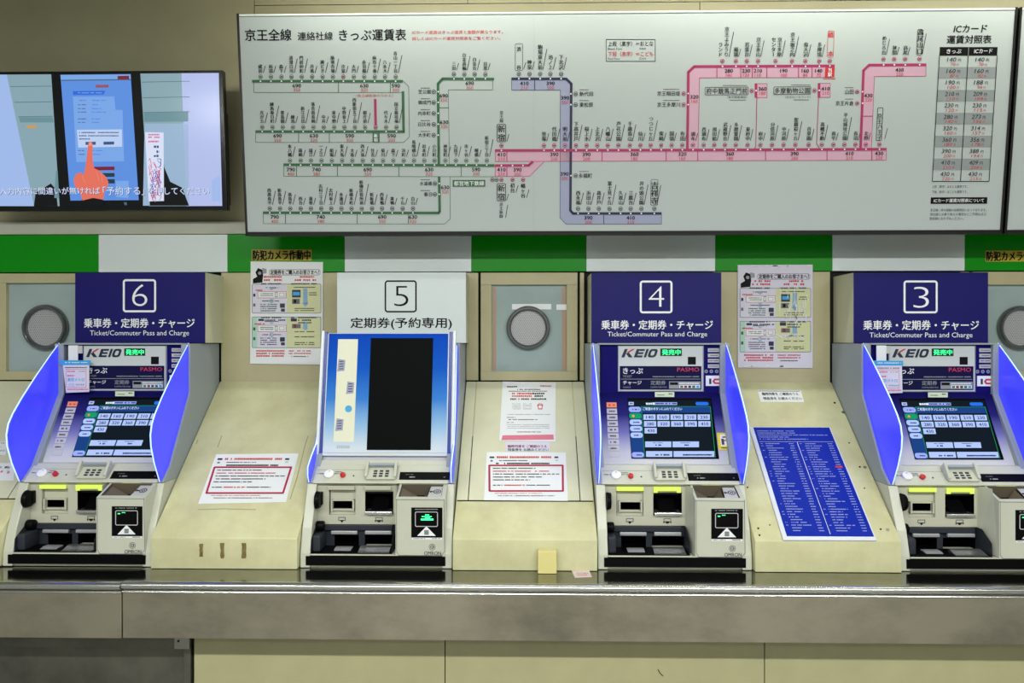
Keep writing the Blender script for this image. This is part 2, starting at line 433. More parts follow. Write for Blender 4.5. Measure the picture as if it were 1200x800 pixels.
# ---------------------------------------------------------------- windows with speaking grilles
def window(n, x0, x1, ring_px, op, strips=True):
    """x0, x1: clear bay; op: opening in pixels (x0, y0, x1, y1)"""
    F = Fr((0, WY, 0))
    fr_ = MB(); h = fr_.pxh(F, *op); fx0, fx1 = h[0]-.044, h[2]+.044
    fx0 = max(fx0, x0+.004); fx1 = min(fx1, x1-.004)
    ft, fb = Z0-.005, at(600, 445.5, WY).z
    for a, bb, c, d in ((fx0, h[3], fx1, ft), (fx0, fb, fx1, h[1]), (fx0, h[1], h[0], h[3]), (h[2], h[1], fx1, h[3])):
        fr_.box(a, WY-.006, bb, c, WY+.018, d, 'cream_wall', .0015)
    for a, c in ((x0, fx0-.008), (fx1+.008, x1)):
        if c-a > .02: fr_.box(a+.002, WY-.002, fb, c-.002, WY+.018, ft, 'cream_wall', .0015)
    root = struct('window_%d' % n, MB().box(fx0, WY+.0185, fb, fx1, WY+.0195, ft, 'groove'))
    fr_.build('window_frame', root)
    g = MB(); GF = Fr((0, WY+.012, 0))
    g.box(h[0]-.004, WY+.012, h[1]-.004, h[2]+.004, WY+.018, h[3]+.004, 'glass_pane')
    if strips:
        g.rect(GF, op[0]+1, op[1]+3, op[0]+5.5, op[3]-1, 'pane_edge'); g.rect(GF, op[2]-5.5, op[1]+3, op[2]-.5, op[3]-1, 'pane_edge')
        g.rect(GF, 600, 356, 646, 362.5, 'print_white', 2); g.rect(GF, 652, 356.5, 664, 363, 'print_white', 2)  # white bars: tube lamp reflections painted on the glass
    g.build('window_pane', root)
    c = at(ring_px[0], ring_px[1], WY); r = ring_px[2]*WY/FOC
    q = MB(); q.torus((c.x, WY+.002, c.z), r*.9, r*.11, 'ring_steel', 48, 10, 1.8)
    q.cyl((c.x, WY+.012, c.z), (0, -1, 0), r*.84, .008, 'grille', 40)
    gf = Fr((c.x, WY+.004, c.z)); st = r*.092
    for i in range(-9, 10):
        for j in range(-10, 11):
            u = (i+(j % 2)*.5)*st; v = j*st*.87
            if math.hypot(u, v) < r*.76:
                q.uvpoly(gf, [(u+st*.24*math.cos(t*math.pi/3), v+st*.24*math.sin(t*math.pi/3)) for t in range(6)], 'grille_hole', 1)
    q.build('speaking_grille', root, smooth=True)
window(1, bounds[0][0], bounds[0][1], (53, 383.5, 27), (8, 331.5, 92, 435), False)
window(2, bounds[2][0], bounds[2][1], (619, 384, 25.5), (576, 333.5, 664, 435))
window(3, bounds[4][0], bounds[4][1], (1196, 384, 25.5), (1152, 333.5, 1240, 435), False)

# ---------------------------------------------------------------- sloped consoles between the machines
KY, KZ = 2.45, at(600, 632, 2.45).z          # front bend of the consoles
CS = Fr((0, WY, ZW), v=(0, WY-KY, ZW-KZ))    # the slope as a working frame
def console(x0, x1, label, framed=False, stains=()):
    b = MB(); root = thing('sloped_console', ((x0+x1)/2, KY, CZ), label, 'console', 'sloped cream consoles between the machines')
    b.prism([(WY-.001, ZW), (KY, KZ), (KY-.002, CZ+.001), (WY-.001, CZ+.001)], x0+.002, x1-.002, 'cream_console', .003)
    b.build('console_body', root, smooth=True)
    cxm = (x0+x1)/2; hw = (x1-x0)/2
    if framed:                                # removable upper cover with seams at its sides and foot
        t = CS.uv(600, 587)[1]
        c = MB()
        c.slab(CS, [(cxm-hw+.046, t+.002), (cxm+hw-.052, t+.002), (cxm+hw-.052, -.004), (cxm-hw+.046, -.004)], .0006, .004, 'cream_light', .001)
        c.build('cover_panel', root)
        for a, e in ((cxm-hw+.004, cxm-hw+.043), (cxm+hw-.049, cxm+hw-.004)):
            d = MB(); d.slab(CS, [(a, t+.002), (e, t+.002), (e, -.004), (a, -.004)], .0006, .004, 'cream_light', .001)
            d.build('side_strip', root)
        d = MB(); d.uvpoly(CS, [(cxm-hw+.006, t-.002), (cxm+hw-.006, t-.002), (cxm+hw-.006, 0), (cxm-hw+.006, 0)], 'groove', 1); d.build('seam', root)
    SK = Fr((0, KY-.002, 0))
    if stains:
        for sx, sy0, sy1, wd in stains:
            d = MB(); P = [(sx-wd/2+R.uniform(-.6, .6), sy0+(sy1-sy0)*t/6) for t in range(7)]+[(sx+wd/2+R.uniform(-.6, .6), sy1-(sy1-sy0)*t/6) for t in range(7)]
            d.poly(SK, P, 'rust', 2); d.build('rust_stain', root)
    return root
console(*bounds[0], 'cream sloped console left of machine 6, at the left edge', True)
c2 = console(*bounds[1], 'cream sloped console with three rust streaks on its front, between machines 6 and 5', False,
        [(236, 637, 652, 4), (260.5, 636, 654, 4.5), (286, 636, 654, 5)])
tm = MB()                                      # grey traces of old adhesive tape, a real residue
for p in ([(273,467),(372,467)], [(277,472),(262,505),(255,524)], [(372,478),(358,520),(348,560),(340,585)], [(232,597),(262,596),(300,597)], [(232,515),(230,520)]):
    tm = MB(); tm.line(CS, p, 1.1, 'scuff', 1); tm.build('tape_residue', c2)
c3 = console(*bounds[2], 'cream sloped console with a cover panel, between machines 5 and 4', True)
c4 = console(*bounds[3], 'cream sloped console carrying the blue fare table, between machines 4 and 3')
for px, py, r in ((1013.5, 547.5, 1.8), (1007.5, 547, 1.1), (988, 483, 1.9), (978, 472, 1.3), (1040, 620.5, 2), (1032, 620, 1.1), (995, 519, .9), (1013, 572, .8), (888.5, 619, 1.2), (890, 627, 1.2), (902, 615, .8), (876, 571, .9)):
    u, v = CS.uv(px, py); k = CS.sc(px, py)
    MB().cyl(CS.p(u, v, .0002), CS.n, r*k, .0015, 'steel_plain' if r > 1.5 else 'groove', 12).build('screw', c4)
console(*bounds[4], 'cream sloped console right of machine 3, at the right edge', True)

# ---------------------------------------------------------------- steel counter
YN = 2.312
def counter(x0, x1, dz, dy, label):
    root = thing('steel_counter', ((x0+x1)/2, 2.6, .596), label, 'counter', 'stainless counter lengths')
    b = MB(); b.box(x0, YN+.012+dy, CZ-.03, x1, WY, CZ+dz, 'steel_top'); b.build('counter_top', root)
    P = []; zc = CZ-.0125+dz; r = .0125
    for k in range(9):
        t = math.pi/2+math.pi*k/8; P.append((YN+dy+.012+1.35*r*math.cos(t), zc+r*math.sin(t)))
    P += [(YN+dy+.03, zc-r), (YN+dy+.03, zc+r-.0001)]
    P += []
    b = MB(); b.prism(P, x0, x1, 'steel_nose')
    b.prism([(y+.002, z-.020) for y, z in [(YN+dy+.012+.8*r*math.cos(math.pi/2+math.pi*k/6), zc+.5*r*math.sin(math.pi/2+math.pi*k/6)) for k in range(7)]+[(YN+dy+.03, zc-.5*r), (YN+dy+.03, zc+.5*r)]], x0, x1, 'steel_nose')
    b.build('front_nosing', root, smooth=True)
    b = MB(); b.box(x0, YN+.006+dy, .592, x1, YN+.02+dy, CZ-.03, 'steel', .0015)
    b.box(x0, YN+.02, .592, x1, YN+.06, .598, 'steel'); b.build('apron', root)
    return root
xs_ = at(142, 715, YN).x
counter(-2.6, xs_-.001, -.002, -.003, 'short stainless steel counter length at the left, left of the joint')
counter(xs_+.001, 2.6, 0, 0, 'long stainless steel counter running under machines 5, 4 and 3')

# ---------------------------------------------------------------- what is below the counter
PY = 2.45
b = MB(); b.box(-4.2, PY+.03, 0, 4.2, PY+.08, .588, 'groove'); struct('wall_lower', b)
px_ = [227, 521.5, 896, 1290]
names = ['wide cream panel below the counter, next to the dark steel bay', 'cream panel below the counter, in the middle under machines 5 and 4', 'cream panel below the counter at the right, under machine 3']
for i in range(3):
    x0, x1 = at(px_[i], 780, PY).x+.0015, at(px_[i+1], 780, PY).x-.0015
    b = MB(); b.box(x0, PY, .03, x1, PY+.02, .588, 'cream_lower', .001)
    FP = Fr((0, PY, 0))
    if i == 1:
        b.line(FP, [(659, 772), (664, 774), (670, 777.5)], .5, 'scuff', 1); b.line(FP, [(771, 784), (773, 788), (777, 792)], 1, 'print_black', 1)
    tag(b.build('access_panel', origin=((x0+x1)/2, PY, .03)), names[i], 'panel', 'cream panels under the counter')
x1 = at(224, 780, PY).x
root = thing('steel_cabinet', (-2.1, PY+.03, 0), 'dark stained steel cabinet with a top rail under the counter at the lower left', 'cabinet')
b = MB(); b.box(-3.0, PY+.022, .03, at(215.5, 780, PY).x, PY+.029, .588, 'dark_steel'); b.build('cabinet_panel', root)
b = MB(); b.box(at(215.8, 780, PY).x, PY-.004, .03, x1, PY+.026, .588, 'dark_steel', .001); b.build('corner_post', root)
zr0, zr1 = at(100, 759, PY-.02).z, .588
b = MB(); b.box(-3.0, PY-.018, zr0, at(204, 750, PY-.02).x, PY+.015, zr1, 'dark_steel', .001); b.build('rail', root)
b = MB(); b.box(at(204.3, 750, PY-.02).x, PY-.021, zr0-.001, at(222, 750, PY-.02).x, PY+.015, zr1, 'steel_plain', .001)
q = at(209, 751, PY-.022); b.cyl((q.x, PY-.021, q.z), (0,-1,0), .0035, .002, 'print_black', 12); b.build('bracket', root)

# ================================================================ ticket machines
CX4 = CX[4]
YH = 2.76                                             # header plane
FH = Fr((0, YH, 0))
Fscr = Fr((0, 2.744, 1.321), v=(0, .110, .204))       # screen plane
Fsh = Fr((0, 2.60, 1.0955), v=(0, .060, .052))          # shelf plane
Frec = Fr((0, 2.56, 0))                               # back of the lower recess
Fbox = Fr((0, 2.465, 0))                              # front of the coin box and the strip
def machine(num, label):
    reserve = num == 5
    og = (CX4, 2.62, CZ)
    root = thing('ticket_machine', og, label, 'ticket machine', 'ticket machines on the counter')
    c = CX4; wi = .222
    ft = [(2.745, 1.522), (2.745, 1.336), (2.592, 1.088), (2.540, 1.043), (2.552, 1.040)]   # casing front, top to shelf
    # grey side casings
    for s in (-1, 1):
        a, e = (c+s*wi, c+s*HW); a, e = min(a, e), max(a, e)
        b = MB(); b.prism([(WY-.002, 1.522)]+ft+[(WY-.002, 1.0405)], a, e, 'machine_grey', .002)
        b.build('side_casing', root)
    b = MB(); b.box(c-wi, 2.79, 1.30, c+wi, WY-.002, 1.520, 'machine_grey'); b.box(c-wi-.005, 2.742, 1.518, c+wi+.005, 2.80, 1.524, 'machine_grey', .001)
    b.build('rear_casing', root)
    # lower body: cheeks, recess, foot
    b = MB()
    for s in (-1, 1):
        a, e = (c+s*wi, c+s*(HW-.002)); a, e = min(a, e), max(a, e)
        b.prism([(WY-.002, 1.040), (2.550, 1.040), (2.49, .90), (2.468, .82), (2.466, CZ+.001), (WY-.002, CZ+.001)], a, e, 'machine_cream', .003)
    b.box(c-wi, 2.466, at(791, 653, 2.466).z, c+wi, 2.60, .8165, 'machine_cream', .0015)
    b.box(c-wi, 2.475, CZ+.001, c+wi, 2.60, .811, 'machine_cream')
    # back wall of the recess with real openings (light above, dark tray below)
    zt, zm = 1.038, at(741, 615.5, 2.56).z
    H = [b.pxh(Frec, 722.5, 575, 754, 604.5)+(.07, 'machine_inner', 'cavity'), b.pxh(Frec, 765.5, 577, 799, 604)+(.07, 'cavity', 'cavity')]
    b.holed(Frec, (c-wi, zm, c+.075, zt), H, .02, 'machine_inner', 'cavity')
    # right wall of the recess, left flank of the coin box
    b.add([(c+.052, 2.56, zm), (c+.052, 2.56, zt), (c+.0665, 2.50, zt), (c+.0665, 2.466, .82), (c+.052, 2.56, .82)], [(0,1,2,3,4)], 'machine_cream')
    b.build('lower_body', root, smooth=False)
    # first slot: framed opening inside the shallow bay
    F2 = Fr((0, 2.571, 0)); b = MB()
    b.holed(F2, b.pxh(F2, 723, 575.5, 753.5, 604.5), [b.pxh(F2, 725, 586.5, 751.5, 598)+(.05, 'cavity', 'cavity')], .05, 'machine_inner', 'cavity')
    h = b.pxh(F2, 724.5, 586, 752, 599)
    for a, e in ((h[1], h[1]+.007), (h[3]-.005, h[3])): b.box(h[0], 2.562, a, h[2], 2.572, e, 'machine_inner', .001)
    b.box(h[0], 2.555, h[1], h[0]+.006, 2.572, h[3], 'machine_inner', .001); b.box(h[2]-.006, 2.555, h[1], h[2], 2.572, h[3], 'machine_inner', .001)
    b.build('coin_slot', root)
    b = MB(); h = b.pxh(Frec, 766, 577, 798.5, 604)
    b.box(h[0]+.001, 2.545, h[1]+.002, h[2]-.001, 2.60, h[1]+.013, 'silver', .002)
    b.prism([(2.590, h[1]+.036), (2.61, h[1]+.052), (2.61, h[1]+.013), (2.56, h[1]+.013)], h[0]+.018, h[2]-.018, 'tray_black', .003)
    b.prism([(2.562, h[3]-.002), (2.60, h[3]-.002), (2.60, h[3]-.016), (2.575, h[3]-.010)], h[0]+.001, h[2]-.001, 'tray_dark', .001)
    b.build('banknote_slot', root)
    # yellow guide lights tucked under the shelf
    for x0, x1, tabs in ((722.5, 754, 0), (766, 797.5, 1)):
        F = Fr((0, 2.553, 0)); b = MB(); b.rslab(F, x0, 570.2, x1, 574.8, 0, .006, 'lamp_yellow' if not reserve else 'machine_inner', .0012)
        if tabs and not reserve: b.rslab(F, x0, 574.4, x0+4.5, 577, 0, .004, 'lamp_yellow'); b.rslab(F, x1-4.5, 574.4, x1, 577, 0, .004, 'lamp_yellow')
        b.build('guide_light', root)
    for x in (738, 782):                                # pictograms between slots and tray
        b = MB(); b.outline(Frec, x-4, 607.5, x+4, 611, .9, 'qr_grey', 2); b.poly(Frec, [(x-2.5, 610.5), (x+2.5, 610.5), (x, 613.8)], 'print_black', 3)
        if x > 750:
            for t in (-4, -1.5, 1.5, 4): b.poly(Frec, [(782+t-1.1, 610.8), (782+t+1.1, 610.8), (782+t, 613.2)], 'print_black', 4)
        b.build('pictogram', root)
    # dark round coin intake on the left cheek
    b = MB(); q = at(718, 587, 2.535)
    b.cyl((c-wi+.001, q.y, q.z), (1, 0, 0), .031, .016, 'tray_black', 28, r2=.027, bev=.003)
    b.box(c-wi+.001, 2.54, q.z-.02, c-wi+.02, 2.56, q.z+.025, 'tray_black', .003)
    b.build('coin_intake', root, smooth=True)
    # lower dark tray
    zt2 = zm; zb2 = .8166; b = MB()
    Ftr = Fr((0, 2.568, 0))
    H = [b.pxh(Ftr, 728, 628.5, 757, 641)+(.06, 'cavity', 'cavity'), b.pxh(Ftr, 764, 628.5, 801.5, 644)+(.07, 'cavity', 'cavity')]
    b.holed(Ftr, (c-wi, zb2, c+.052, zt2), H, .04, 'tray_dark', 'cavity')
    b.add([(c-wi, 2.56, zt2), (c+.052, 2.56, zt2), (c+.052, 2.568, zt2-.001), (c-wi, 2.568, zt2-.001)], [(0,1,2,3)], 'tray_dark')
    b.box(c-wi, 2.476, zb2, c+.052, 2.567, zb2+.003, 'tray_black')
    b.box(c-wi+.001, 2.552, at(741, 622, 2.56).z, c+.040, 2.567, zt2-.001, 'tray_dark', .002)
    b.add([(c-wi+.001, 2.475, zb2), (c-wi+.001, 2.585, zb2), (c-wi+.001, 2.585, zt2), (c-wi+.001, 2.53, zt2), (c-wi+.001, 2.478, zb2+.045)], [(0,1,2,3,4)], 'tray_dark')
    b.add([(c+.051, 2.475, zb2), (c+.051, 2.585, zb2), (c+.051, 2.585, zt2), (c+.051, 2.53, zt2), (c+.051, 2.478, zb2+.045)], [(0,1,2,3,4)], 'tray_dark')
    b.build('return_tray', root)
    b = MB(); b.box(c-wi+.002, 2.485, zb2+.003, c-wi+.030, 2.56, zb2+.058, 'tray_dark', .006); b.cyl((c-wi+.002, 2.54, zb2+.078), (1,0,0), .017, .026, 'tray_black', 20, bev=.003)
    b.build('tray_cheek', root, smooth=True)
    for x0, x1 in ((726, 757), (766, 797.5)):
        b = MB(); h = b.pxh(Frec, x0, 622.5, x1, 626.3); b.box(h[0], 2.546, h[1], h[2], 2.556, h[3], 'bar_silver', .002); b.build('silver_bar', root)
    b = MB(); h = b.pxh(Fr((0, 2.52, 0)), 765, 645, 803, 651)
    n = 10; P = [(2.528-.048*k/n, zb2+.004+.010*(math.cos(math.pi*k/n)*.5+.5)) for k in range(n+1)]
    b.prism(P+[(2.48, zb2+.0031), (2.528, zb2+.0031)], h[0], h[2]-.004, 'silver')
    b.build('coin_dish', root, smooth=True)
    b = MB(); b.prism([(2.540, zb2+.008), (2.520, zb2+.008), (2.500, zb2+.0031), (2.540, zb2+.0031)], at(735, 650, 2.52).x, at(755, 650, 2.52).x, 'bar_silver', .001); b.build('coin_chute', root)
    b = MB(); q = MB(); q.rslab(Fbox, 708, 654.2, 874, 664, -.006, .0015, 'tray_black'); q.build('kick_strip', root)
    # coin box with the hopper and the card reader
    x0, x1 = c+.0665, c+.232; z0, zf = .8166, 1.005; zk = 1.040; yk = 2.55
    b = MB()
    b.add([(x0,2.465,z0),(x1,2.465,z0),(x1,2.465,zf),(x0,2.465,zf)], [(0,1,2,3)], 'machine_cream')
    for x in (x0, x1): b.add([(x,2.465,z0),(x,2.465,zf),(x,yk,zk),(x,2.60,zk),(x,2.60,z0)], [(0,1,2,3,4)], 'machine_cream')
    Fh = Fr((0, 2.465, zf), v=(0, yk-2.465, zk-zf)); ln = math.hypot(yk-2.465, zk-zf)
    b.holed(Fh, (x0, 0, x1, ln), [(x0+.008, .012, x1-.014, ln-.006, .045, 'hopper', 'tray_black')], .045, 'machine_cream', 'tray_dark')
    b.line(Fbox, [(816, 586), (816, 648), (819, 652.5), (869, 652.5), (873, 648), (872.3, 586)], .6, 'qr_grey', 1)
    b.line(Fbox, [(814.7, 586.6), (872.5, 587.2)], .6, 'qr_grey', 1)
    b.build('coin_box', root)
    b = MB(); n0 = Fh.p(x0+.05, .02, -.04); n1 = Fh.p(x1-.05, ln-.015, -.012)
    A = [Fh.p(x0+.009, .013, -.010), Fh.p(x0+.060, .020, -.040), Fh.p(x0+.060, ln-.016, -.040), Fh.p(x0+.009, ln-.008, -.010), Fh.p(x1-.064, .014, -.010), Fh.p(x1-.064, ln-.010, -.010), Fh.p(x0+.085, .020, -.040), Fh.p(x0+.085, ln-.016, -.040)]
    b.add(A, [(0,1,2,3),(4,6,7,5)], 'hopper'); b.build('hopper_chute', root)
    b = MB(); Fl = Fr(Fh.p(0, 0, -.006), v=Fh.v)
    b.slab(Fl, [(x1-.062, .014), (x1-.016, .014), (x1-.016, ln-.010), (x1-.056, ln-.010)], -.001, 0, 'plate_grey')
    uc, vc = x1-.032, ln*.55; 
    for r0, r1 in ((.013, .010), (.006, .003)):
        b.add([Fl.p(uc+q*math.cos(t*math.pi/8), vc+q*math.sin(t*math.pi/8), L) for t in range(16) for q in (r0, r1)], [(2*k, 2*k+1, (2*k+3) % 32, (2*k+2) % 32) for k in range(16)], 'print_black')
    b.uvpoly(Fl, [(x1-.060, vc), (x1-.052, vc-.007), (x1-.052, vc-.003), (x1-.046, vc-.003), (x1-.046, vc+.003), (x1-.052, vc+.003), (x1-.052, vc+.007)], 'print_black', 1)
    b.build('hopper_label', root)
    if not reserve:
        b = MB(); b.rslab(Fr((0, 2.549, 0)), 823, 566.6, 845, 568.6, 0, .003, 'lamp_yellow'); b.build('guide_light', root)
    b = MB(); b.rslab(Fbox, 833.5, 596, 870.5, 631.2, 0, .0012, 'tray_black')
    FQ = Fr((0, 2.465-.0013, 0))
    b.rr(FQ, 838, 600.8, 865.3, 618.6, 2, 'plate_grey', 1, wd=.9)
    b.poly(FQ, [(851.7, 618), (840.7, 629.3), (862.7, 629.3)], 'print_white', 2); b.rect(FQ, 849, 622.5, 854.5, 628, 'row_grey', 3); b.greek(FQ, 838, 865, 598, 1.2, 'row_grey', 1)
    for dy in (623.2, 624.9, 626.6): b.rect(FQ, 849.8, dy, 853.6, dy+.7, 'qr_grey', 4)
    b.rect(Fbox, 834, 631.4, 870, 633.6, 'print_white', 1); b.greek(Fbox, 836, 850, 632.5, .9, 'ink_dark', 2); b.greek(Fbox, 858, 868, 632.5, 1.1, 'ink_dark', 2)
    if reserve:
        for p in ((846, 606, 858, 606.9), (850, 604, 855, 605), (845, 609, 860, 611), (850, 606.5, 856, 609)): b.rect(FQ, *p, 'led_green', 2)
    elif num == 4:
        for p in ((841, 604, 844, 605.2), (846, 603, 850, 603.8)): b.rect(FQ, *p, 'led_green', 2)
    b.build('card_reader', root)
    b = MB(); b.ring(Fbox, 858.3, 642.5, 3.9, .7, 'qr_grey', 1, 20); b.disc(Fbox, 858.3, 642.5, 2.4, 'qr_grey', 1, 14)
    b.text(Fbox, 'R', 857.2, 641, 859.6, 644, 'machine_cream', 2, .02)
    b.text(Fbox, 'OMRON', 848.8, 647.6, 869, 652, 'ink_dark', 2, .02); b.build('maker_mark', root)
    # shelf
    b = MB(); z_ = 1.0485
    b.prism([(2.602, 1.0972), (2.541, 1.0444), (2.5405, 1.0405), (2.556, 1.037), (2.640, 1.037), (2.640, 1.0972)], c-wi-.012, c+wi+.012, 'machine_cream', .0015)
    b.greek(Fsh, 708, 715.5, 556, .9, 'ink_dark', 2); b.greek(Fsh, 728, 736, 554, .9, 'ink_dark', 2); b.greek(Fsh, 728, 736, 556, .9, 'ink_dark', 2)
    b.line(Fsh, [(706, 551.5), (765, 551.5)], .35, 'qr_grey', 1)
    b.build('shelf', root)
    b = MB(); k = Fsh.sc(722, 557)
    def but(x, y, r, h, m, name):
        u, v = Fsh.uv(x, y); bb = MB(); bb.cyl(Fsh.p(u, v, .0005), Fsh.n, r*k, h, m, 24, bev=.001)
        if name == 'dial': bb.uvpoly(Fsh, [(u-.002, v+.008), (u+.002, v+.008), (u, v+.013)], 'print_black', (h+.0006)/L)
        bb.build(name, root, smooth=True)
    but(722, 557.3, 5.7, .008, 'button_white', 'dial'); but(739, 558.6, 3.1, .010, 'button_red', 'call_button'); but(751.5, 558.6, 1.0, .0015, 'tray_dark', 'microphone')
    b = MB(); b.rslab(Fsh, 807, 554.3, 864.5, 563.2, 0, .001, 'tray_black'); Fd = Fr(Fsh.p(0, 0, .0011), v=Fsh.v)
    b.greek(Fd, 813, 822, 557, .8, 'qr_grey', 1); b.greek(Fd, 817, 826, 560, 1.4, 'row_grey', 1); b.greek(Fd, 859, 861, 560, 1.2, 'qr_grey', 1)
    b.build('message_display', root)
    # keypad with its hood
    (u0, v0), (u1, v1) = Fsh.uv(768, 564), Fsh.uv(800, 549)
    b = MB(); b.slab(Fsh, [(u0, v0), (u1, v0), (u1, v1), (u0, v1)], .0005, .010, 'machine_cream', .002)
    for a, e in ((u0-.004, u0+.006), (u1-.006, u1+.004)):
        m0 = Fsh.p(a, v0, .01); X0, X1 = a, e
        P = [(Fsh.p(0, v0+.004, .004).y, Fsh.p(0, v0+.004, .004).z), (Fsh.p(0, v0+.006, .018).y, Fsh.p(0, v0+.006, .018).z), (Fsh.p(0, v1+.004, .034).y, Fsh.p(0, v1+.004, .034).z), (Fsh.p(0, v1+.006, .002).y, Fsh.p(0, v1+.006, .002).z)]
        b.prism(P, X0, X1, 'machine_cream', .002)
    b.slab(Fsh, [(u0, v1-.008), (u1, v1-.008), (u1, v1+.002), (u0, v1+.002)], .009, .024, 'machine_grey', .001)
    b.build('keypad_hood', root)
    for i in range(3):
        for j in range(3):
            uu = u0+(u1-u0)*(.30+.20*i); vv = v0+(v1-v0)*(.20+.19*j)
            bb = MB(); bb.slab(Fsh, [(uu-.0062, vv-.0030), (uu+.0062, vv-.0030), (uu+.0062, vv+.0030), (uu-.0062, vv+.0030)], .010, .0125, 'tray_dark', .0008); bb.build('key', root)
    # sloped face and screen
    zt_ = 1.337
    b = MB(); top = Fscr.uv(785, 460.5)[1]; bot = -.2585
    H = []
    b.slab(Fscr, [(c-wi, bot), (c+wi, bot), (c+wi, .018), (c-wi, .018)], -.02, -.0005, 'face_gradient')
    b.build('face_panel', root)
    if not reserve:
        b = MB(); x0p, x1p = 736.5, 838.5
        (a, v0), (e, v1) = Fscr.uv(739.6, 537.3), Fscr.uv(836.8, 466.6); a = Fscr.uv(735, 466.6)[0]; e = Fscr.uv(843, 537.3)[0]-.001
        b.slab(Fscr, [(a, v0), (e, v0), (e, v1), (a, v1)], 0, .0015, 'scr_black')
        S = Fr(Fscr.p(0, 0, .0016), v=Fscr.v)
        b.poly(S, [(740.5, 536.4), (838.5, 536.9), (832.5, 469), (735.6, 469)], 'scr_dark', 1)
        b.poly(S, [(740.5, 536.4), (755, 536.4), (751.8, 476.5), (736.2, 476.5)], 'scr_blue', 2)
        b.poly(S, [(751.8, 483.5), (833, 483.5), (832.3, 476.5), (751.5, 476.5)], 'scr_blue', 2)
        b.line(S, [(751.5, 476.3), (755.3, 536)], .5, 'scr_green', 3); b.line(S, [(751.5, 476.3), (832.3, 476.3)], .5, 'scr_green', 3)
        b.line(S, [(832.3, 476.3), (838.3, 536)], .6, 'scr_green', 3)
        b.quad(S, 736.6, 471, 742.6, 474.7, 'scr_button', 3); b.greek(S, 738, 741.5, 472.8, 1.4, 'scr_ink', 4)
        b.greek(S, 757, 767, 473, 3, 'scr_white', 3, 0); b.quad(S, 767, 471.3, 793.5, 474.5, 'scr_lav', 3); b.greek(S, 768, 793, 472.9, 1.6, 'scr_ink', 4)
        b.rr(S, 815.3, 471, 830, 475, 2, 'scr_pill', 3)
        b.text(S, 'ご希望のボタンにふれてください', 753.5, 477.4, 799, 480.8, 'scr_white', 4, .02)
        for i, (y0, m_) in enumerate(((476.6, 'scr_lav'), (484.2, 'scr_green'), (491.6, 'scr_button'), (499.2, 'scr_button'), (506.8, 'scr_button'), (529.8, 'scr_lav'))):
            sh = (y0-476)*.066; b.rr(S, 737+sh, y0, 750.8+sh, y0+6.2, 3, m_, 4)
            if i not in (1,): b.greek(S, 741+sh, 748.5+sh, y0+3.3, 1.5, 'scr_ink', 5)
            else: b.disc(S, 741.5+sh, y0+3.2, 1.5, 'plate_orange', 5)
        for r_, row in enumerate((('140','160','190','210','230'), ('280','320','360','390','410'), ('430',))):
            for k_, t in enumerate(row):
                x = 753.9+k_*15.9+r_*.7; y = 485.6+r_*7.9
                b.quad(S, x, y, x+14.3, y+6.4, 'scr_button', 4); b.text(S, t, x+3.2, y+1.6, x+11.6, y+5, 'scr_ink', 5, .03)
        for x0_, x1_, y0_, y1_ in ((756, 786.6, 517.3, 524), (788.1, 819, 517.3, 524), (757, 787.8, 528.6, 535.4), (789.3, 837, 528.6, 535.4)):
            b.quad(S, x0_, y0_, x1_, y1_, 'scr_button', 4); b.greek(S, x0_+(12 if y0_ < 520 else 11), x1_-(12 if y0_ < 520 else 3), y1_-2.4, 1.9, 'scr_ink', 5)
            if y0_ < 520: b.greek(S, x0_+9, x1_-10, y0_+1.7, .8, 'scr_ink', 5)
        b.build('touch_screen', root, label='lit dark touch screen with rows of pale fare buttons')
        for i in range(9):
            sh = i*.28; y0 = 471.4+i*7.25; b = MB(); wd = 11.4+i*.2
            u0, v0 = Fscr.uv(711+sh, y0+6); u1, v1 = Fscr.uv(711+sh+wd, y0)
            b.slab(Fscr, [(u0, v0), (u1, v0), (u1, v1), (u0, v1)], 0, .0008, 'plate_orange' if i == 0 else 'plate_grey'); S2 = Fr(Fscr.p(0, 0, .0009), v=Fscr.v)
            if i < 8: b.greek(S2, 713.5+sh, 720.5+sh, y0+3, 2.0, 'ink_dark' if i else 'red_box', 1)
            b.build('function_plate', root)
        # header
        b = MB(); b.rslab(FH, 704.5, 404, 849.5, 466, -.03, 0, 'header_blue'); b.build('header_panel', root)
        b = MB(); b.rslab(FH, 723.8, 404.6, 824.4, 458.6, .0002, .006, 'header_frame', .001); H2 = Fr((0, YH-.0062, 0))
        b.rect(H2, 725, 405.6, 823.4, 457.6, 'header_white', 1); b.rect(H2, 726.2, 428.8, 822, 456.4, 'header_navy', 2)
        # the operator's mark: slanted K with a red arm, then E I O
        def pg(pts, m_): b.poly(H2, pts, m_, 3)
        pg([(728, 418.6), (731.6, 418.6), (735.6, 408.8), (732, 408.8)], 'logo_navy'); pg([(733.4, 414), (736.8, 412.8), (741.4, 418.6), (736.8, 418.6)], 'logo_navy')
        pg([(734.6, 412.6), (741.2, 408.6), (744.4, 408.6), (737, 413.2)], 'logo_red')
        for pts in ([(742.6, 418.6), (746, 418.6), (749.6, 408.8), (746.2, 408.8)], [(749, 411.1), (755.2, 411.1), (756, 408.8), (749.6, 408.8)], [(747.5, 414.8), (753.4, 414.8), (754.2, 412.6), (748, 412.6)], [(745.8, 418.6), (752.4, 418.6), (753.2, 416.3), (746.4, 416.3)],
                    [(754.2, 418.6), (757.0, 418.6), (760.4, 408.8), (757.6, 408.8)]): pg(pts, 'logo_navy')
        a_, b_ = H2.uv(764.9, 413.7); k_ = H2.sc(765, 413)
        V_ = []
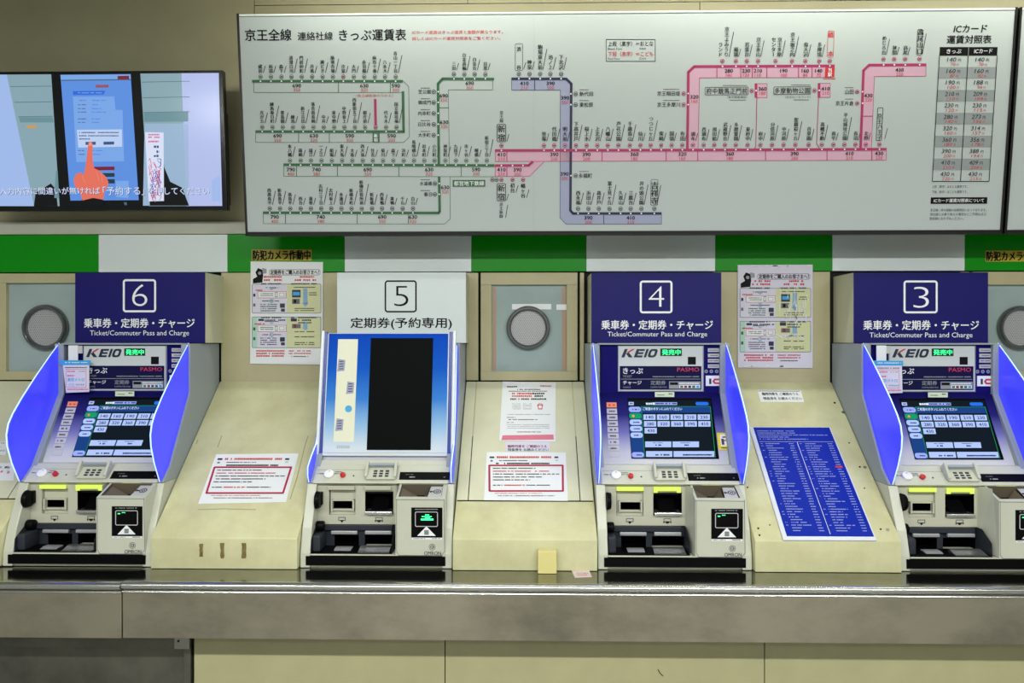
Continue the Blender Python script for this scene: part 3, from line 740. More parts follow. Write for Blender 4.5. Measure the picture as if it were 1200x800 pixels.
        for t in range(28):
            q = 2*math.pi*t/28
            for rx, ry in ((5.0, 5.0), (2.1, 2.7)):
                cx_ = math.copysign(abs(math.cos(q))**.6, math.cos(q))*rx; cy_ = math.copysign(abs(math.sin(q))**.6, math.sin(q))*ry
                V_.append(H2.p(a_+(cx_+cy_*.34)*k_, b_+cy_*k_, 3*L))
        b.add(V_, [(2*t, 2*t+1, (2*t+3) % 56, (2*t+2) % 56) for t in range(28)], 'logo_navy')
        b.rect(H2, 773.8, 408.2, 799, 417, 'led_back', 2); b.text(H2, '発売中', 775.6, 409.5, 797.6, 415.8, 'led_green', 3, .02)
        b.rect(H2, 806, 418, 815.4, 427, 'print_black', 2)
        b.text(H2, 'きっぷ', 730, 431, 753.4, 437.8, 'print_white', 3, .02); b.text(H2, 'TICKET', 730, 439.6, 740.5, 442, 'row_grey', 3, .01)
        b.text(H2, 'PASMO', 793.5, 430.6, 819.3, 435.2, 'pasmo_red', 3, 0); b.greek(H2, 762, 819, 441.2, 1.3, 'row_grey', 3)
        b.line(H2, [(727.5, 444), (820.5, 444)], .6, 'row_grey', 3)
        b.text(H2, 'チャージ', 730, 446, 751.8, 450.6, 'print_white', 3, .02); b.text(H2, '定期券', 762.3, 445.8, 780, 450.8, 'row_grey', 3, .01)
        b.text(H2, 'CHARGE', 730, 452.6, 739, 454.6, 'row_grey', 3); b.text(H2, 'COMMUTER PASS', 762.3, 452.6, 781.5, 454.4, 'row_grey', 3)
        b.rect(H2, 784, 446.8, 821, 455.2, 'row_grey', 3); b.rect(H2, 785, 447.8, 794.4, 450.8, 'print_black', 4)
        b.greek(H2, 796, 819, 449, 1.5, 'print_white', 4, 0); b.rect(H2, 796, 451, 820, 454.4, 'print_white', 4)
        for k3, mm in enumerate(('qr_grey', 'red_dark', 'ink_dark', 'ink_green', 'cyan')): b.rect(H2, 797+k3*4.7, 451.6, 800.4+k3*4.7, 454.2, mm, 5)
        b.build('header_sign', root, label='white and navy header with a slanted dark logo and green lit characters')
        for k3, y in enumerate((408, 414.2, 420.4, 426.8)):
            b = MB(); b.rslab(FH, 829.5, y, 843, y+4.2, .0002, .001, 'plate_grey'); b.greek(Fr((0, YH-.001, 0)), 831, 841.5, y+2.1, 1.1, 'ink_navy', 1); b.build('instruction_plate', root)
        for x in (827.5, 833.6, 839.8, 845.4): b = MB(); b.disc(FH, x, 435, 2.1, 'row_grey', 1, 14); b.disc(FH, x, 435, 1.2, 'qr_grey', 2, 10); b.build('indicator', root)
        b = MB(); b.rslab(FH, 827, 440, 846, 452, .0002, .001, 'print_white'); F3 = Fr((0, YH-.0011, 0))
        b.rect(F3, 831, 443.4, 833.6, 449.8, 'ink_dark', 1)
        b.line(F3, [(843.6, 444.4), (837.6, 444.4), (835.9, 446.6), (837.6, 448.8), (843.6, 448.8)], 2.0, 'pasmo_red', 2); b.build('card_logo_plate', root)
        b = MB(); FL2 = Fr((0, YH-.026, 0)); b.rslab(FL2, 767.5, 459.2, 790.2, 465, -.0015, 0, 'label_pale'); b.greek(FL2, 770, 779, 462.6, 1.1, 'ink_green', 1); b.greek(FL2, 783.5, 788, 461.4, 1.8, 'ink_green', 1); b.build('paper_label', root)
        pass
    # lit acrylic fins at both sides
    for s in (-1, 1):
        x = c+s*.246
        front = [(2.757, 1.5235), (2.70, 1.475), (2.62, 1.402), (2.55, 1.333), (2.505, 1.283), (2.483, 1.25), (2.474, 1.215), (2.478, 1.175), (2.50, 1.115), (2.525, 1.068), (2.538, 1.045)]
        back = [(2.552, 1.055), (2.600, 1.091), (2.746, 1.336), (2.748, 1.50)]
        if reserve: front = [(2.735, 1.515), (2.71, 1.42), (2.69, 1.33), (2.665, 1.24), (2.625, 1.165), (2.565, 1.13), (2.525, 1.10), (2.525, 1.07), (2.538, 1.045)]
        b = MB(); b.prism(front+back, x-.004, x+.004, 'fin_blue', .0012)
        f = b.build('light_fin', root)
        b = MB(); n = len(front); b.tube([(x, y-.0015, z) for y, z in front], [.0012+.0013*math.sin(math.pi*(k+.3)/n) for k in range(n)], 'led_edge')
        b.build('led_strip', f, smooth=True)
    if reserve:
        # the large display box of the reservation machine
        p0, p1 = V((0, 2.70, at(456, 390, 2.70).z)), V((0, 2.62, at(456, 534.5, 2.62).z))
        FB = Fr((0, p1.y, p1.z), v=p0-p1); ln = (p0-p1).length; hw = .2405
        b = MB(); b.slab(FB, [(c-hw, 0), (c+hw, 0), (c+hw, ln), (c-hw, ln)], -.055, 0, 'box_white', .006); b.build('display_box', root, smooth=True)
        b = MB()
        S = Fr(FB.p(0, 0, .0001), v=FB.v)
        b.slab(S, [(c-hw+.022, .012), (c+hw-.022, .012), (c+hw-.022, ln-.003), (c-hw+.022, ln-.003)], 0, .003, 'box_gradient', .001)
        b.build('front_panel', root)
        for s in (-1, 1):
            u = c+s*(hw-.012); b = MB(); b.slab(S, [(u-.006, .004), (u+.006, .004), (u+.006, ln+.004), (u-.006, ln+.004)], -.006, .0025, 'dark_blue', .002); b.build('side_stripe', root)
            u = c+s*(hw+.001); b = MB(); b.slab(S, [(u-.005, .002), (u+.005, .002), (u+.005, ln+.008), (u-.005, ln+.008)], -.012, .004, 'box_white', .002); b.build('side_rail', root)
        T = Fr(FB.p(0, 0, .0033), v=FB.v)
        # panel-local positions (metres): width from centre, height from foot
        b = MB(); b.slab(T, [(c-.064, .022), (c+.164, .022), (c+.164, ln-.020), (c-.064, ln-.020)], 0, .001, 'scr_black'); b.build('dark_screen', root)
        b = MB(); b.slab(T, [(c-.184, .050), (c-.111, .050), (c-.111, ln-.024), (c-.184, ln-.024)], 0, .0008, 'sticker_cream')
        T2 = Fr(T.p(0, 0, .0009), v=T.v)
        def dsk(u, v, r, m_, h): b.uvpoly(T2, [(u+r*math.cos(t*math.pi/10), v+r*math.sin(t*math.pi/10)) for t in range(20)], m_, h)
        dsk(c-.135, .168, .0125, 'cyan', 1)
        for du, dv in ((-.168, .325), (-.132, .243), (-.165, .110)):       # plain ticket-shaped patches of violet print
            u, v = c+du, dv; b.uvpoly(T2, [(u-.014, v-.022), (u+.012, v-.019), (u+.014, v+.020), (u-.011, v+.024)], 'lavender_fill', 1)
            for k3 in range(4): b.uvpoly(T2, [(u-.008, v-.014+k3*.009), (u+.008, v-.013+k3*.009), (u+.008, v-.010+k3*.009), (u-.008, v-.011+k3*.009)], 'ink_navy', 2)
        b.build('cream_sticker', root)
        b = MB()
        for i in range(8):
            for j in range(3): u, v = c-.171+i*.006, .028+j*.004; b.uvpoly(T, [(u, v), (u+.003, v), (u+.003, v+.0016), (u, v+.0016)], 'ink_dark', 1)
        b.build('speaker_slots', root)
        b = MB(); b.slab(Fsh, [(c-wi, .0005), (c+wi, .0005), (c+wi, .02), (c-wi, .02)], -.001, .0005, 'machine_cream'); b.build('shelf_back', root)
    return root
def shift(root, x): root.location.x = x
def copy_tree(o, parent=None):
    n = o.copy(); COL.objects.link(n); n.parent = parent
    for ch in list(o.children): copy_tree(ch, n)
    return n
m4 = machine(4, 'blue-lit ticket machine under the navy number 4 sign')
m5 = machine(5, 'ticket machine under the white number 5 sign with a tall blank screen'); shift(m5, CX[5])
m6 = copy_tree(m4); m6['label'] = 'blue-lit ticket machine under the navy number 6 sign, leftmost on the counter'; shift(m6, CX[6])
m3 = copy_tree(m4); m3['label'] = 'blue-lit ticket machine under the navy number 3 sign, cut off by the right edge'; shift(m3, CX[3])
# yellow sticker on machine 4
b = MB(); b.slab(Fscr, [Fscr.uv(842.4, 527), Fscr.uv(856.6, 527), (Fscr.uv(856.6, 527)[0], Fscr.uv(842, 507)[1]), (Fscr.uv(842.4, 527)[0], Fscr.uv(842, 507)[1])], .0003, .0015, 'yellow')
S = Fr(Fscr.p(0, 0, .0016), v=Fscr.v); b.rect(S, 845, 509, 855, 522.5, 'paper', 1); b.greek(S, 846.5, 853.5, 512, 2, 'ink_dark', 2); b.greek(S, 847, 853.5, 516, 2, 'ink_red', 2); b.rect(S, 846, 514, 848, 521, 'ink_dark', 2); b.rect(S, 852.5, 517, 854.5, 521, 'ink_dark', 2); b.greek(S, 845, 856, 524.7, 1.3, 'ink_dark', 2)
tag(b.build('yellow_sticker', origin=Fscr.p(*Fscr.uv(849, 517))), 'small yellow bordered sticker right of the screen of machine 4', 'sticker')

# ---------------------------------------------------------------- paper flyers clipped to machines 6 and 3
def flyer(dx, label):
    og = V((dx, YH-.03, 1.45)); root = thing('hanging_flyer', og, label, 'flyer', 'flyers hanging from the header corner')
    off = dx-CX[6]
    def F(y): return Fr((off, y, 0))
    if True:
        base = MB(); G = Fr((0, YH-.012, 0))
        def sh(mb):
            mb.v = [(v[0]+off, v[1], v[2]) for v in mb.v]; return mb
        b = MB(); b.rslab(G, 81, 404.5, 92, 424, .001, .006, 'paper', .001); b.rslab(G, 89, 405, 97, 414, 0, .003, 'plate_grey'); sh(b).build('clip', root)
        G2 = Fr((0, YH-.026, 0)); b = MB(); b.rslab(G2, 71, 422, 106.5, 427.5, 0, .005, 'cyan', .002); b.greek(Fr((0, YH-.0311, 0)), 75, 103, 424.6, 1.3, 'paper', 1); sh(b).build('blue_bar', root)
        G3 = Fr((0, YH-.029, at(88, 426, YH).z), v=(0, .02, 1)); b = MB()
        P = [G3.uv(77.5, 460), G3.uv(104.5, 459), G3.uv(104.5, 427), G3.uv(73.5, 427)]
        b.slab(G3, P, -.001, 0, 'paper_lav'); G4 = Fr(G3.p(0, 0, .0002), v=G3.v)
        b.greek(G4, 76, 102, 430.5, 1.2, 'ink_dark', 1); b.greek(G4, 79, 88, 435, 2, 'vid_rose', 1); b.greek(G4, 91, 100, 435, 1.2, 'row_grey', 1); b.greek(G4, 79, 87, 440, 2.2, 'vid_rose', 1)
        b.text(G4, '東京メトロ', 79, 442.6, 99, 446.8, 'cyan', 1, .02); b.text(G4, 'バス', 80, 449, 87, 452.5, 'cyan', 1, .01); b.greek(G4, 89, 101, 450.5, 2, 'arrow_blue', 1)
        b.rect(G4, 78.5, 454.5, 103, 458, 'paper_lav', 1); b.greek(G4, 79, 103, 456, 2, 'vid_rose', 2); b.outline(G4, 77.5, 432.5, 101, 453.5, .5, 'vid_rose', 1)
        sh(b).build('page', root)
flyer(CX[6], 'pale flyer with a blue bar hanging at the top left of machine 6')
flyer(CX[3], 'pale flyer with a blue bar hanging at the top left of machine 3')

# ---------------------------------------------------------------- machine number signs
NY = 2.835
def number_sign(n, x0, x1, sq, dg, jp, jpt, en, navy=True):
    F = Fr((0, NY, 0)); x0w, x1w = at(x0, 360, NY).x, at(x1, 360, NY).x; zt = at(x0, 319.2, NY).z; zb = 1.5245
    root = thing('number_sign', ((x0w+x1w)/2, NY, zb), ('navy' if navy else 'white')+' sign with the number %d in a rounded square above its ticket machine' % n, 'sign', 'number signs above the machines')
    b = MB(); b.box(x0w+.001, NY+.003, zb, x1w-.001, WY+.015, zt, 'cream_light', .001); b.build('sign_box', root)
    b = MB(); b.box(x0w, NY, zb, x1w, NY+.003, zt, 'navy' if navy else 'sign_white', .0005)
    ink = 'print_white' if navy else 'print_black'
    b.rr(F, *sq, 3.6, ink, 1, wd=2.3 if navy else 1.8); b.text(F, str(n), *dg, ink, 1, -.018); b.text(F, jpt, *jp, ink, 1, .022)
    if en: b.text(F, 'Ticket/Commuter Pass and Charge', *en, ink, 1, 0)
    b.build('sign_face', root)
JT = '乗車券・定期券・チャージ'
number_sign(6, 88, 240.3, (144, 327, 183, 365.8), (155, 333, 172.6, 358.5), (98.3, 372.8, 228.3, 384), JT, (105.5, 387, 221.5, 394.6))
number_sign(5, 395, 546, (450.8, 328.3, 488.4, 366), (461.6, 335, 478.5, 358.6), (410.6, 372, 529.6, 386), '定期券(予約専用)', None, False)
number_sign(4, 693, 845.3, (749.7, 328.6, 788, 367), (760, 335.3, 778.2, 359.2), (704.6, 375, 835.6, 386), JT, (712, 388.5, 828.6, 395.8))
number_sign(3, 1000.5, 1158, (1058.8, 328.5, 1098.8, 367), (1070, 336, 1088.4, 360.5), (1011.5, 375.2, 1147.3, 386.5), JT, (1019, 389.4, 1139.6, 397))

# ================================================================ fare board
BB, BT = 2.786, 2.70
zb_, zt_ = at(700, 271.5, BB).z, at(700, 14.5, BT).z
FB = Fr((0, BB, zb_), v=(0, BT-BB, zt_-zb_)); BL = math.hypot(BT-BB, zt_-zb_)
def board(xl, xr, name, label):
    root = thing(name, FB.p((xl+xr)/2, 0, -.05), label, 'fare board')
    b = MB(); b.slab(FB, [(xl, 0), (xr, 0), (xr, BL), (xl, BL)], -.09, -.004, 'black_frame', .004)
    b.build('board_case', root)
    # frame strips left, right and bottom; pale lip on top
    b = MB()
    b.slab(FB, [(xl-.002, -.012), (xl+.006, -.012), (xl+.006, BL+.006), (xl-.002, BL+.006)], -.09, .004, 'black_frame', .001)
    b.slab(FB, [(xr-.006, -.012), (xr+.002, -.012), (xr+.002, BL+.006), (xr-.006, BL+.006)], -.09, .004, 'black_frame', .001)
    b.slab(FB, [(xl, -.012), (xr, -.012), (xr, .003), (xl, .003)], -.09, .004, 'black_frame', .001); b.build('board_frame', root)
    b = MB(); b.slab(FB, [(xl+.006, BL-.004), (xr-.006, BL-.004), (xr-.006, BL+.003), (xl+.006, BL+.003)], -.085, .003, 'board_edge', .0015); b.build('top_lip', root)
    return root
xl = FB.uv(288.5, 272)[0]; xr = FB.uv(1173.5, 270)[0]
br = board(xl, xr, 'fare_board', 'wide white railway fare map board tilted forward high on the wall')
b = MB()
b.slab(FB, [(xl+.006, .003), (xr-.006, .003), (xr-.006, BL-.004), (xl+.006, BL-.004)], -.004, 0, 'board_white')
S = FB
us = S.uv(625.5, 140)[0]; b.uvpoly(S, [(us-.0008, .003), (us+.0008, .003), (us+.0008, BL-.004), (us-.0008, BL-.004)], 'board_seam', 1)
T = b.text
T(S, '京王全線', 287.3, 34, 341.5, 48, 'print_black', 2, .02); T(S, '連絡社線', 349, 37.3, 390, 47.4, 'print_black', 2, .012); T(S, 'きっぷ運賃表', 397.5, 34, 476, 48, 'print_black', 2, .02)
T(S, 'ICカード運賃はきっぷ運賃と金額が異なります。', 483, 35.3, 589.5, 40.2, 'ink_red', 2, .01); T(S, '詳しくはICカード運賃対照表をご覧ください。', 483, 42.6, 586, 47.4, 'ink_red', 2, .01)
b.outline(S, 710.3, 46.3, 767.8, 71.8, .6, 'print_black', 2)
T(S, '上段（黒字）＝おとな', 712.5, 48.2, 765.5, 54.4, 'print_black', 2, .012); T(S, 'Black Fare', 712.5, 56, 729, 58.6, 'ink_dark', 2); T(S, 'Adult', 749, 55.6, 757, 58, 'ink_dark', 2)
T(S, '下段（赤字）＝こども', 712.5, 60.2, 765.5, 66.4, 'ink_red', 2, .012); T(S, 'Red Fare', 712.5, 67.6, 726, 70, 'ink_dark', 2); T(S, 'Child', 749, 67.4, 757, 69.8, 'ink_dark', 2)
def fare(x, y, a, r, dy=5.2, h1=4.3, h2=3.6):
    b.num(S, a, x, y, h1, 'print_black', 4, .035, 1.12); b.num(S, r, x, y+dy, h2, 'ink_red', 4, .0, 1.1)
def dot(x, y): b.disc(S, x, y, .95, 'print_white', 5, 8)
def mark(x, y, m): b.disc(S, x, y, 2.5, m, 3, 12); b.disc(S, x, y, 1.75, 'board_white' if m != 'ink_magenta' else 'pink_fill', 4, 12); b.rect(S, x-1.2, y-.7, x+1.2, y+.9, 'ink_dark', 5)
def station(x, yb, name, cell, yc, yl, m, boxed=False, red=False):
    ink = 'ink_red' if red else 'print_black'
    b.vtext(S, name, x, yb, cell, ink, 5, .02)
    n = len(name)*cell
    b.line(S, [(x+3.2, yb-.3), (x+4.2+n*.13, yb-n*.86)], .75, 'ink_dark', 3)
    if boxed: b.rr(S, x-4, yb-n-1, x+4, yb+.8, 1.6, ink, 3, wd=.6)
    if yc: mark(x, yc, m)
    if yl: dot(x, yl)
def lineh(pts, m, wd=3.0, h=3): b.line(S, pts, wd, m, h)
G = 'ink_green'
# line A
lineh([(295.5, 95.2), (472, 95.3)], G); b.line(S, [(471.5, 94.2), (479, 101.5), (479.8, 160), (473, 166.8), (299.6, 166.8), (299.6, 153)], .5, G, 2)
b.line(S, [(297.6, 95), (297.6, 108.4), (471, 108.4)], .5, G, 2); lineh([(472.3, 107), (473, 155.5)], G); lineh([(299.5, 154.2), (474, 154.2)], G)
for x, n_ in zip([102,151,200,247,295,344,393,441,490,539,588,637,685,735], '蔵前 両国 森下 清澄白河 門前仲町 月島 勝どき 築地市場 汐留 大門 赤羽橋 麻布十番 六本木 青山一丁目'.split()):
    station(280+x/4, 85.7, n_, 4.9, 90, 95.3, G if n_ != '汐留' else 'red_dark')
for x in (396.7, 457.5): b.line(S, [(x, 96), (x, 108.4)], .8, G, 2)
fare(348, 100.5, '690', '350'); fare(427, 100.5, '630', '320'); fare(464, 100.5, '590', '300')
T(S, '（京王線新宿のりかえ）', 417.5, 110.3, 460.5, 113.8, 'ink_red', 3)
# line B
for x, n_ in zip([110,158,206,254,302,350,398,447,495,544,592,690,739], '光が丘 練馬春日町 豊島園 練馬 新江古田 落合南長崎 中井 東中野 中野坂上 西新宿五丁目 都庁前 代々木 国立競技場'.split()):
    station(280+x/4, 144.5, n_, 4.8, 149, 154.2, G)
b.line(S, [(439.7, 116), (440.4, 151.5)], 3, 'ink_magenta', 3); mark(440.4, 149, 'ink_magenta')
b.rect(S, 437.4, 156, 443.8, 167, G, 3); b.vtext(S, '新宿', 440.6, 166.4, 4.8, 'print_white', 4)
for x in (350, 386, 437, 444.5): b.line(S, [(x, 155), (x, 166.8)], .8, G, 2)
fare(325.5, 159.2, '690', '350'); fare(368, 159.2, '630', '320'); fare(410, 159.2, '590', '300'); fare(459, 159.2, '590', '300')
# line C
lineh([(332.3, 193), (579.5, 193.9)], G)
for x, n_ in zip([240,290,338,387,436,484,532,581,628,676,724,773,821,869,917,968,1017,1066,1114,1162], '本八幡 篠崎 瑞江 一之江 船堀 東大島 大島 西大島 住吉 菊川 森下 浜町 馬喰横山 岩本町 小川町 神保町 九段下 市ヶ谷 曙橋 新宿三丁目'.split()):
    station(280+x/4, 183.8, n_, 4.8, 188.1, 193.4, G)
b.line(S, [(332.6, 193), (332.6, 206.5), (580.5, 207)], .5, G, 2)
for x in (347.5, 395.5, 467.5, 540.5): b.line(S, [(x, 194), (x, 206.5)], .8, G, 2)
for x, a, r in ((341, '790', '400'), (371, '740', '380'), (431, '690', '350'), (503, '630', '320'), (558, '590', '300')): fare(x, 198.7, a, r)
# line D
lineh([(308.3, 249.2), (514, 249.5), (515.3, 247.5), (514.6, 206.8)], G)
for x, n_ in zip([145,193,241,290,338,386,433,481,528,576,624,671,719,768,816], '西高島平 新高島平 高島平 西台 蓮根 志村三丁目 志村坂上 本蓮沼 板橋本町 板橋区役所前 新板橋 西巣鴨 巣鴨 千石 白山'.split()):
    station(280+x/4, 240, n_, 4.75, 244.3, 249.4, 'ink_navy')
b.line(S, [(308.5, 250), (308.5, 262), (521, 262.4), (527.8, 256), (527.5, 207)], .5, G, 2)
for x in (334.6, 418.6, 478.6): b.line(S, [(x, 250.5), (x, 262)], .8, G, 2)
for x, a, r in ((322, '790', '400'), (376, '740', '380'), (448, '690', '350'), (484, '630', '320')): fare(x, 254.2, a, r)
for y, n_ in ((215, '水道橋'), (227.6, '春日')): T(S, n_, 506.3-4.8*len(n_), y-2.4, 506.3, y+2.4, 'print_black', 2, .012); b.greek(S, 493, 504, y-4.4, .9, 'ink_dark', 2, 0); mark(509.7, y, 'ink_navy'); dot(514.8, y)
fare(521.7, 219.5, '630', '320')
b.rect(S, 530.5, 210.7, 568.7, 218.8, G, 2); T(S, '都営地下鉄線', 532, 212, 567.3, 217.6, 'print_white', 4, .01)
# line E
lineh([(514.3, 193), (513.3, 98.2), (518.8, 92.3), (579, 92.7)], G)
for x, n_ in zip((532, 544.2, 556.2, 568.8), ('三田', '白金高輪', '白金台', '目黒')): station(x, 82.5, n_, 4.9, 87, 92.5, 'ink_navy')
b.line(S, [(577.4, 93), (577.4, 105.3), (525.4, 105.2), (526.6, 192)], .5, G, 2); b.line(S, [(514.5, 126.3), (525.5, 126.3)], .8, G, 2)
fare(550.5, 97.5, '690', '350'); fare(520, 112.2, '690', '350'); fare(520.5, 143.2, '630', '320')
for y, n_ in ((107.5, '芝公園'), (120, '御成門'), (132.8, '内幸町'), (145.6, '日比谷'), (158.3, '大手町')):
    T(S, n_, 504.8-4.9*len(n_), y-2.4, 504.8, y+2.4, 'print_black', 2, .012); b.greek(S, 493, 504, y-4.3, .9, 'ink_dark', 2, 0); mark(508.3, y, 'ink_navy'); dot(513.6, y)
# Inokashira line
N = 'ink_navy'
b.poly(S, [(599.6, 105.6), (656.6, 105.5), (656.2, 255), (663.3, 262.6), (775.2, 262.5), (775.2, 250), (671, 250), (667.5, 246), (668.5, 98), (663, 92.5), (599.6, 92.5)], 'lavender_fill', 1)
b.line(S, [(599.6, 93), (599.6, 105.6), (656.6, 105.5), (656.2, 255), (663.3, 262.6), (775.2, 262.5), (775.2, 250)], .5, N, 2)
lineh([(599.3, 92.4), (663.5, 92.4), (669.4, 98.3), (668.4, 246.5), (671.5, 250.1), (775.2, 250)], N)
for x, n_ in ((620.5, '神泉'), (633, '駒場東大前'), (645, '池ノ上'), (657.5, '下北沢')): station(x, 81.8, n_, 5.7, 86.7, 92.4, N)
b.vtext(S, '谷', 608, 82, 5.6, 'print_black', 2); b.vtext(S, '渋', 608, 60.5, 5.6, 'print_black', 2); b.rr(S, 603.6, 51, 612.6, 83, 1.6, 'ink_dark', 3, wd=.5); mark(608, 86.7, N); dot(608, 92.4); b.line(S, [(613.6, 81), (616.3, 73)], .7, 'ink_dark', 2)
b.line(S, [(626.6, 93), (626.6, 105.6)], .8, N, 2); fare(614.5, 97.7, '410', '210'); fare(645.2, 97.7, '390', '200'); fare(662.2, 114.7, '390', '200'); fare(661.6, 203.8, '390', '200')
for y, x1_, n_ in ((110, 695, '新代田'), (122.7, 695, '東松原'), (205.8, 694, '永福町')): T(S, n_, x1_-16, y-2.7, x1_, y+2.7, 'print_black', 2, .015); b.greek(S, 679, 690, y-4.9, .9, 'ink_dark', 2, 0); mark(674.6, y, N); dot(669, y)
for x, n_ in zip([560,624,687,752,820,882,947], '西永福 浜田山 高井戸 富士見ヶ丘 久我山 三鷹台 井の頭公園'.split()): station(570+x/5.217, 240, n_, 5.5, 244.5, 250, N)
station(766.7, 240, '吉祥寺', 9.0, 244.5, 250, N); b.rr(S, 762.2, 210, 771.2, 240.6, 1.5, 'ink_dark', 3, wd=.5)
b.line(S, [(707.5, 251), (707.5, 262.5)], .8, N, 2); fare(689.5, 255.2, '390', '200'); fare(739, 255.2, '410', '210')
# main line
M_ = 'ink_magenta'
b.poly(S, [(580.3, 189.2), (1038.6, 187.6), (1038.6, 174.8), (580.3, 176.2)], 'pink_fill', 1); b.line(S, [(580.3, 176), (580.3, 189.2), (1038.6, 187.6), (1038.6, 175)], .5, M_, 2)
b.poly(S, [(580.3, 206.6), (620.5, 206.5), (637.5, 189.4), (622, 189.4), (617, 194.5), (580.3, 194.5)], 'pink_fill', 1); b.line(S, [(580.3, 194), (580.3, 206.6), (620.5, 206.5), (637.5, 189.4)], .5, M_, 2)
lineh([(580, 176.3), (812, 175.8), (1038.8, 174.8)], M_, 3, 4); lineh([(580, 193.9), (619.5, 193.8), (624.5, 189.3)], M_)
mains = '笹塚 代田橋 明大前 下高井戸 桜上水 上北沢 八幡山 芦花公園 千歳烏山 仙川 つつじヶ丘 柴崎 国領 布田 調布 西調布 飛田給 武蔵野台 多磨霊園 東府中 府中 分倍河原 中河原 聖蹟桜ヶ丘 百草園 高幡不動 南平 平山城址公園 長沼 北野'.split()
mx = [637.5,649.5,662,675,687.5,700,712.2,724.7,738,750.4,762.5,774.8,787,799.5,812,824.6,837,849.5,862.2,876,891,904.7,918.2,932,947.5,963,976.5,989.5,1002.3,1014.5]
def yl(x): return 176.3-(x-580)*1.5/459
for x, n_ in zip(mx, mains): station(x, yl(x)-10.4, n_, 5.65 if x < 805 else 5.3, yl(x)-5.6, yl(x), M_)
T(S, '新', 583.4, 147, 591.8, 155, 'print_black', 2, .02); T(S, '宿', 583.4, 157, 591.8, 165, 'print_black', 2, .02); b.rr(S, 582.3, 145.4, 593, 166.4, 1.6, 'print_black', 3, wd=.7)
b.vtext(S, '京王線', 587.7, 143.8, 4.6, 'ink_dark', 2); mark(587.6, 170.6, M_); dot(587.6, 176.3)
b.vtext(S, '八王子', 1030.4, 164.4, 6.3, 'print_black', 2, .015); b.vtext(S, '京王', 1030.4, 145.5, 6.3, 'print_black', 2, .015); b.rr(S, 1026.2, 126, 1035, 165, 1.5, 'print_black', 3, wd=.6); mark(1030.4, 169, M_); dot(1030.4, 174.8); b.line(S, [(1036.6, 163), (1040, 150)], .7, 'ink_dark', 2)
for x in (594, 705.5, 780.5, 817.6, 897, 969, 1021.6): b.line(S, [(x, yl(x)+1), (x, yl(x)+12.9)], .9, M_, 3)
for x, a, r in ((587.6, '410', '210'), (649.5, '390', '200'), (687.3, '390', '200'), (743.5, '360', '180'), (799.6, '320', '160'), (855.3, '360', '180'), (931, '390', '200'), (995.3, '410', '210'), (1030, '430', '220')): fare(x, yl(x)+5.0, a, r)
b.line(S, [(594, 194.5), (594, 206.5)], .9, M_, 3); fare(587.5, 198.8, '410', '210'); fare(606.5, 198.8, '390', '200')
for x in (587.6, 600.6, 612.8): dot(x, 193.9)
for x, m_ in ((577, 'red_dark'), (582, G), (587.6, M_), (600.6, M_), (613, M_)): mark(x, 210.6, m_)
T(S, '新', 583.2, 216.6, 591.6, 224.4, 'print_black', 2, .02); T(S, '宿', 583.2, 226.4, 591.6, 234.4, 'print_black', 2, .02); b.rr(S, 582.2, 214.8, 592.8, 235.6, 1.6, 'print_black', 3, wd=.7)
b.vtext(S, '京王新線', 587.4, 255.5, 4.6, 'ink_dark', 2); b.line(S, [(592.5, 255), (595, 240)], .7, 'ink_dark', 2); b.line(S, [(593.6, 234.5), (596.2, 227)], .7, 'ink_dark', 2); b.line(S, [(594, 166), (596.5, 157)], .7, 'ink_dark', 2)
b.vtext(S, '初台', 600.6, 226, 5.7, 'print_black', 2); b.vtext(S, '幡ヶ谷', 613, 232, 5.6, 'print_black', 2); b.line(S, [(604.5, 225.6), (607.3, 217)], .7, 'ink_dark', 2); b.line(S, [(617, 231.6), (620, 222)], .7, 'ink_dark', 2)
# Sagamihara line
b.poly(S, [(808, 175), (818, 175), (819.8, 91.2), (975, 90.8), (975, 79), (815, 78.5), (807.5, 86)], 'pink_fill', 1); b.line(S, [(818, 175), (819.8, 91.2), (975, 90.8)], .5, M_, 2)
lineh([(805.4, 175.6), (806.6, 84.5), (813.6, 78), (978, 77.2)], M_, 3, 3)
for x, n_ in zip([289,340,393,552,615,680], '稲城 若葉台 京王永山 京王堀之内 南大沢 多摩境'.split()): station(790+x/4, 66.8, n_, 5.6, 71.5, 77.8, M_)
station(851, 66.8, '京王よみうり', 5.7, 0, 0, M_); b.vtext(S, 'ランド', 844, 66.8, 5.6, 'print_black', 2); mark(846.5, 71.6, M_); dot(846.5, 77.9)
station(913, 66.8, '京王多摩', 5.6, 0, 0, M_); b.vtext(S, 'センター', 906, 66.8, 5.7, 'print_black', 2); mark(908.7, 71.5, M_); dot(908.7, 77.6)
b.vtext(S, '橋', 973.2, 44.5, 7, 'ink_red', 2); b.vtext(S, '本', 973.2, 66.6, 7, 'ink_red', 2); b.rr(S, 968.8, 36, 977.8, 67.4, 1.5, 'ink_red', 3, wd=.5); mark(972.3, 71.5, M_); dot(972.3, 77.3)
for x in (840, 868, 881.5, 898.5, 935.7, 951.5): b.line(S, [(x, 79), (x, 91)], .9, M_, 3)
for x, a, r in ((854, '280', '140'), (874.3, '230', '120'), (888, '210', '110'), (918.4, '190', '100'), (943.5, '160', '80'), (959.2, '140', '70')): fare(x, 83, a, r)
b.rect(S, 966.5, 79, 978, 90.6, 'red_box', 3); b.vtext(S, '当駅', 972.2, 90, 5.1, 'print_white', 4)
b.line(S, [(964.5, 92.4), (979, 92.3)], .9, 'ink_red', 2); fare(813.6, 113.6, '320', '160')
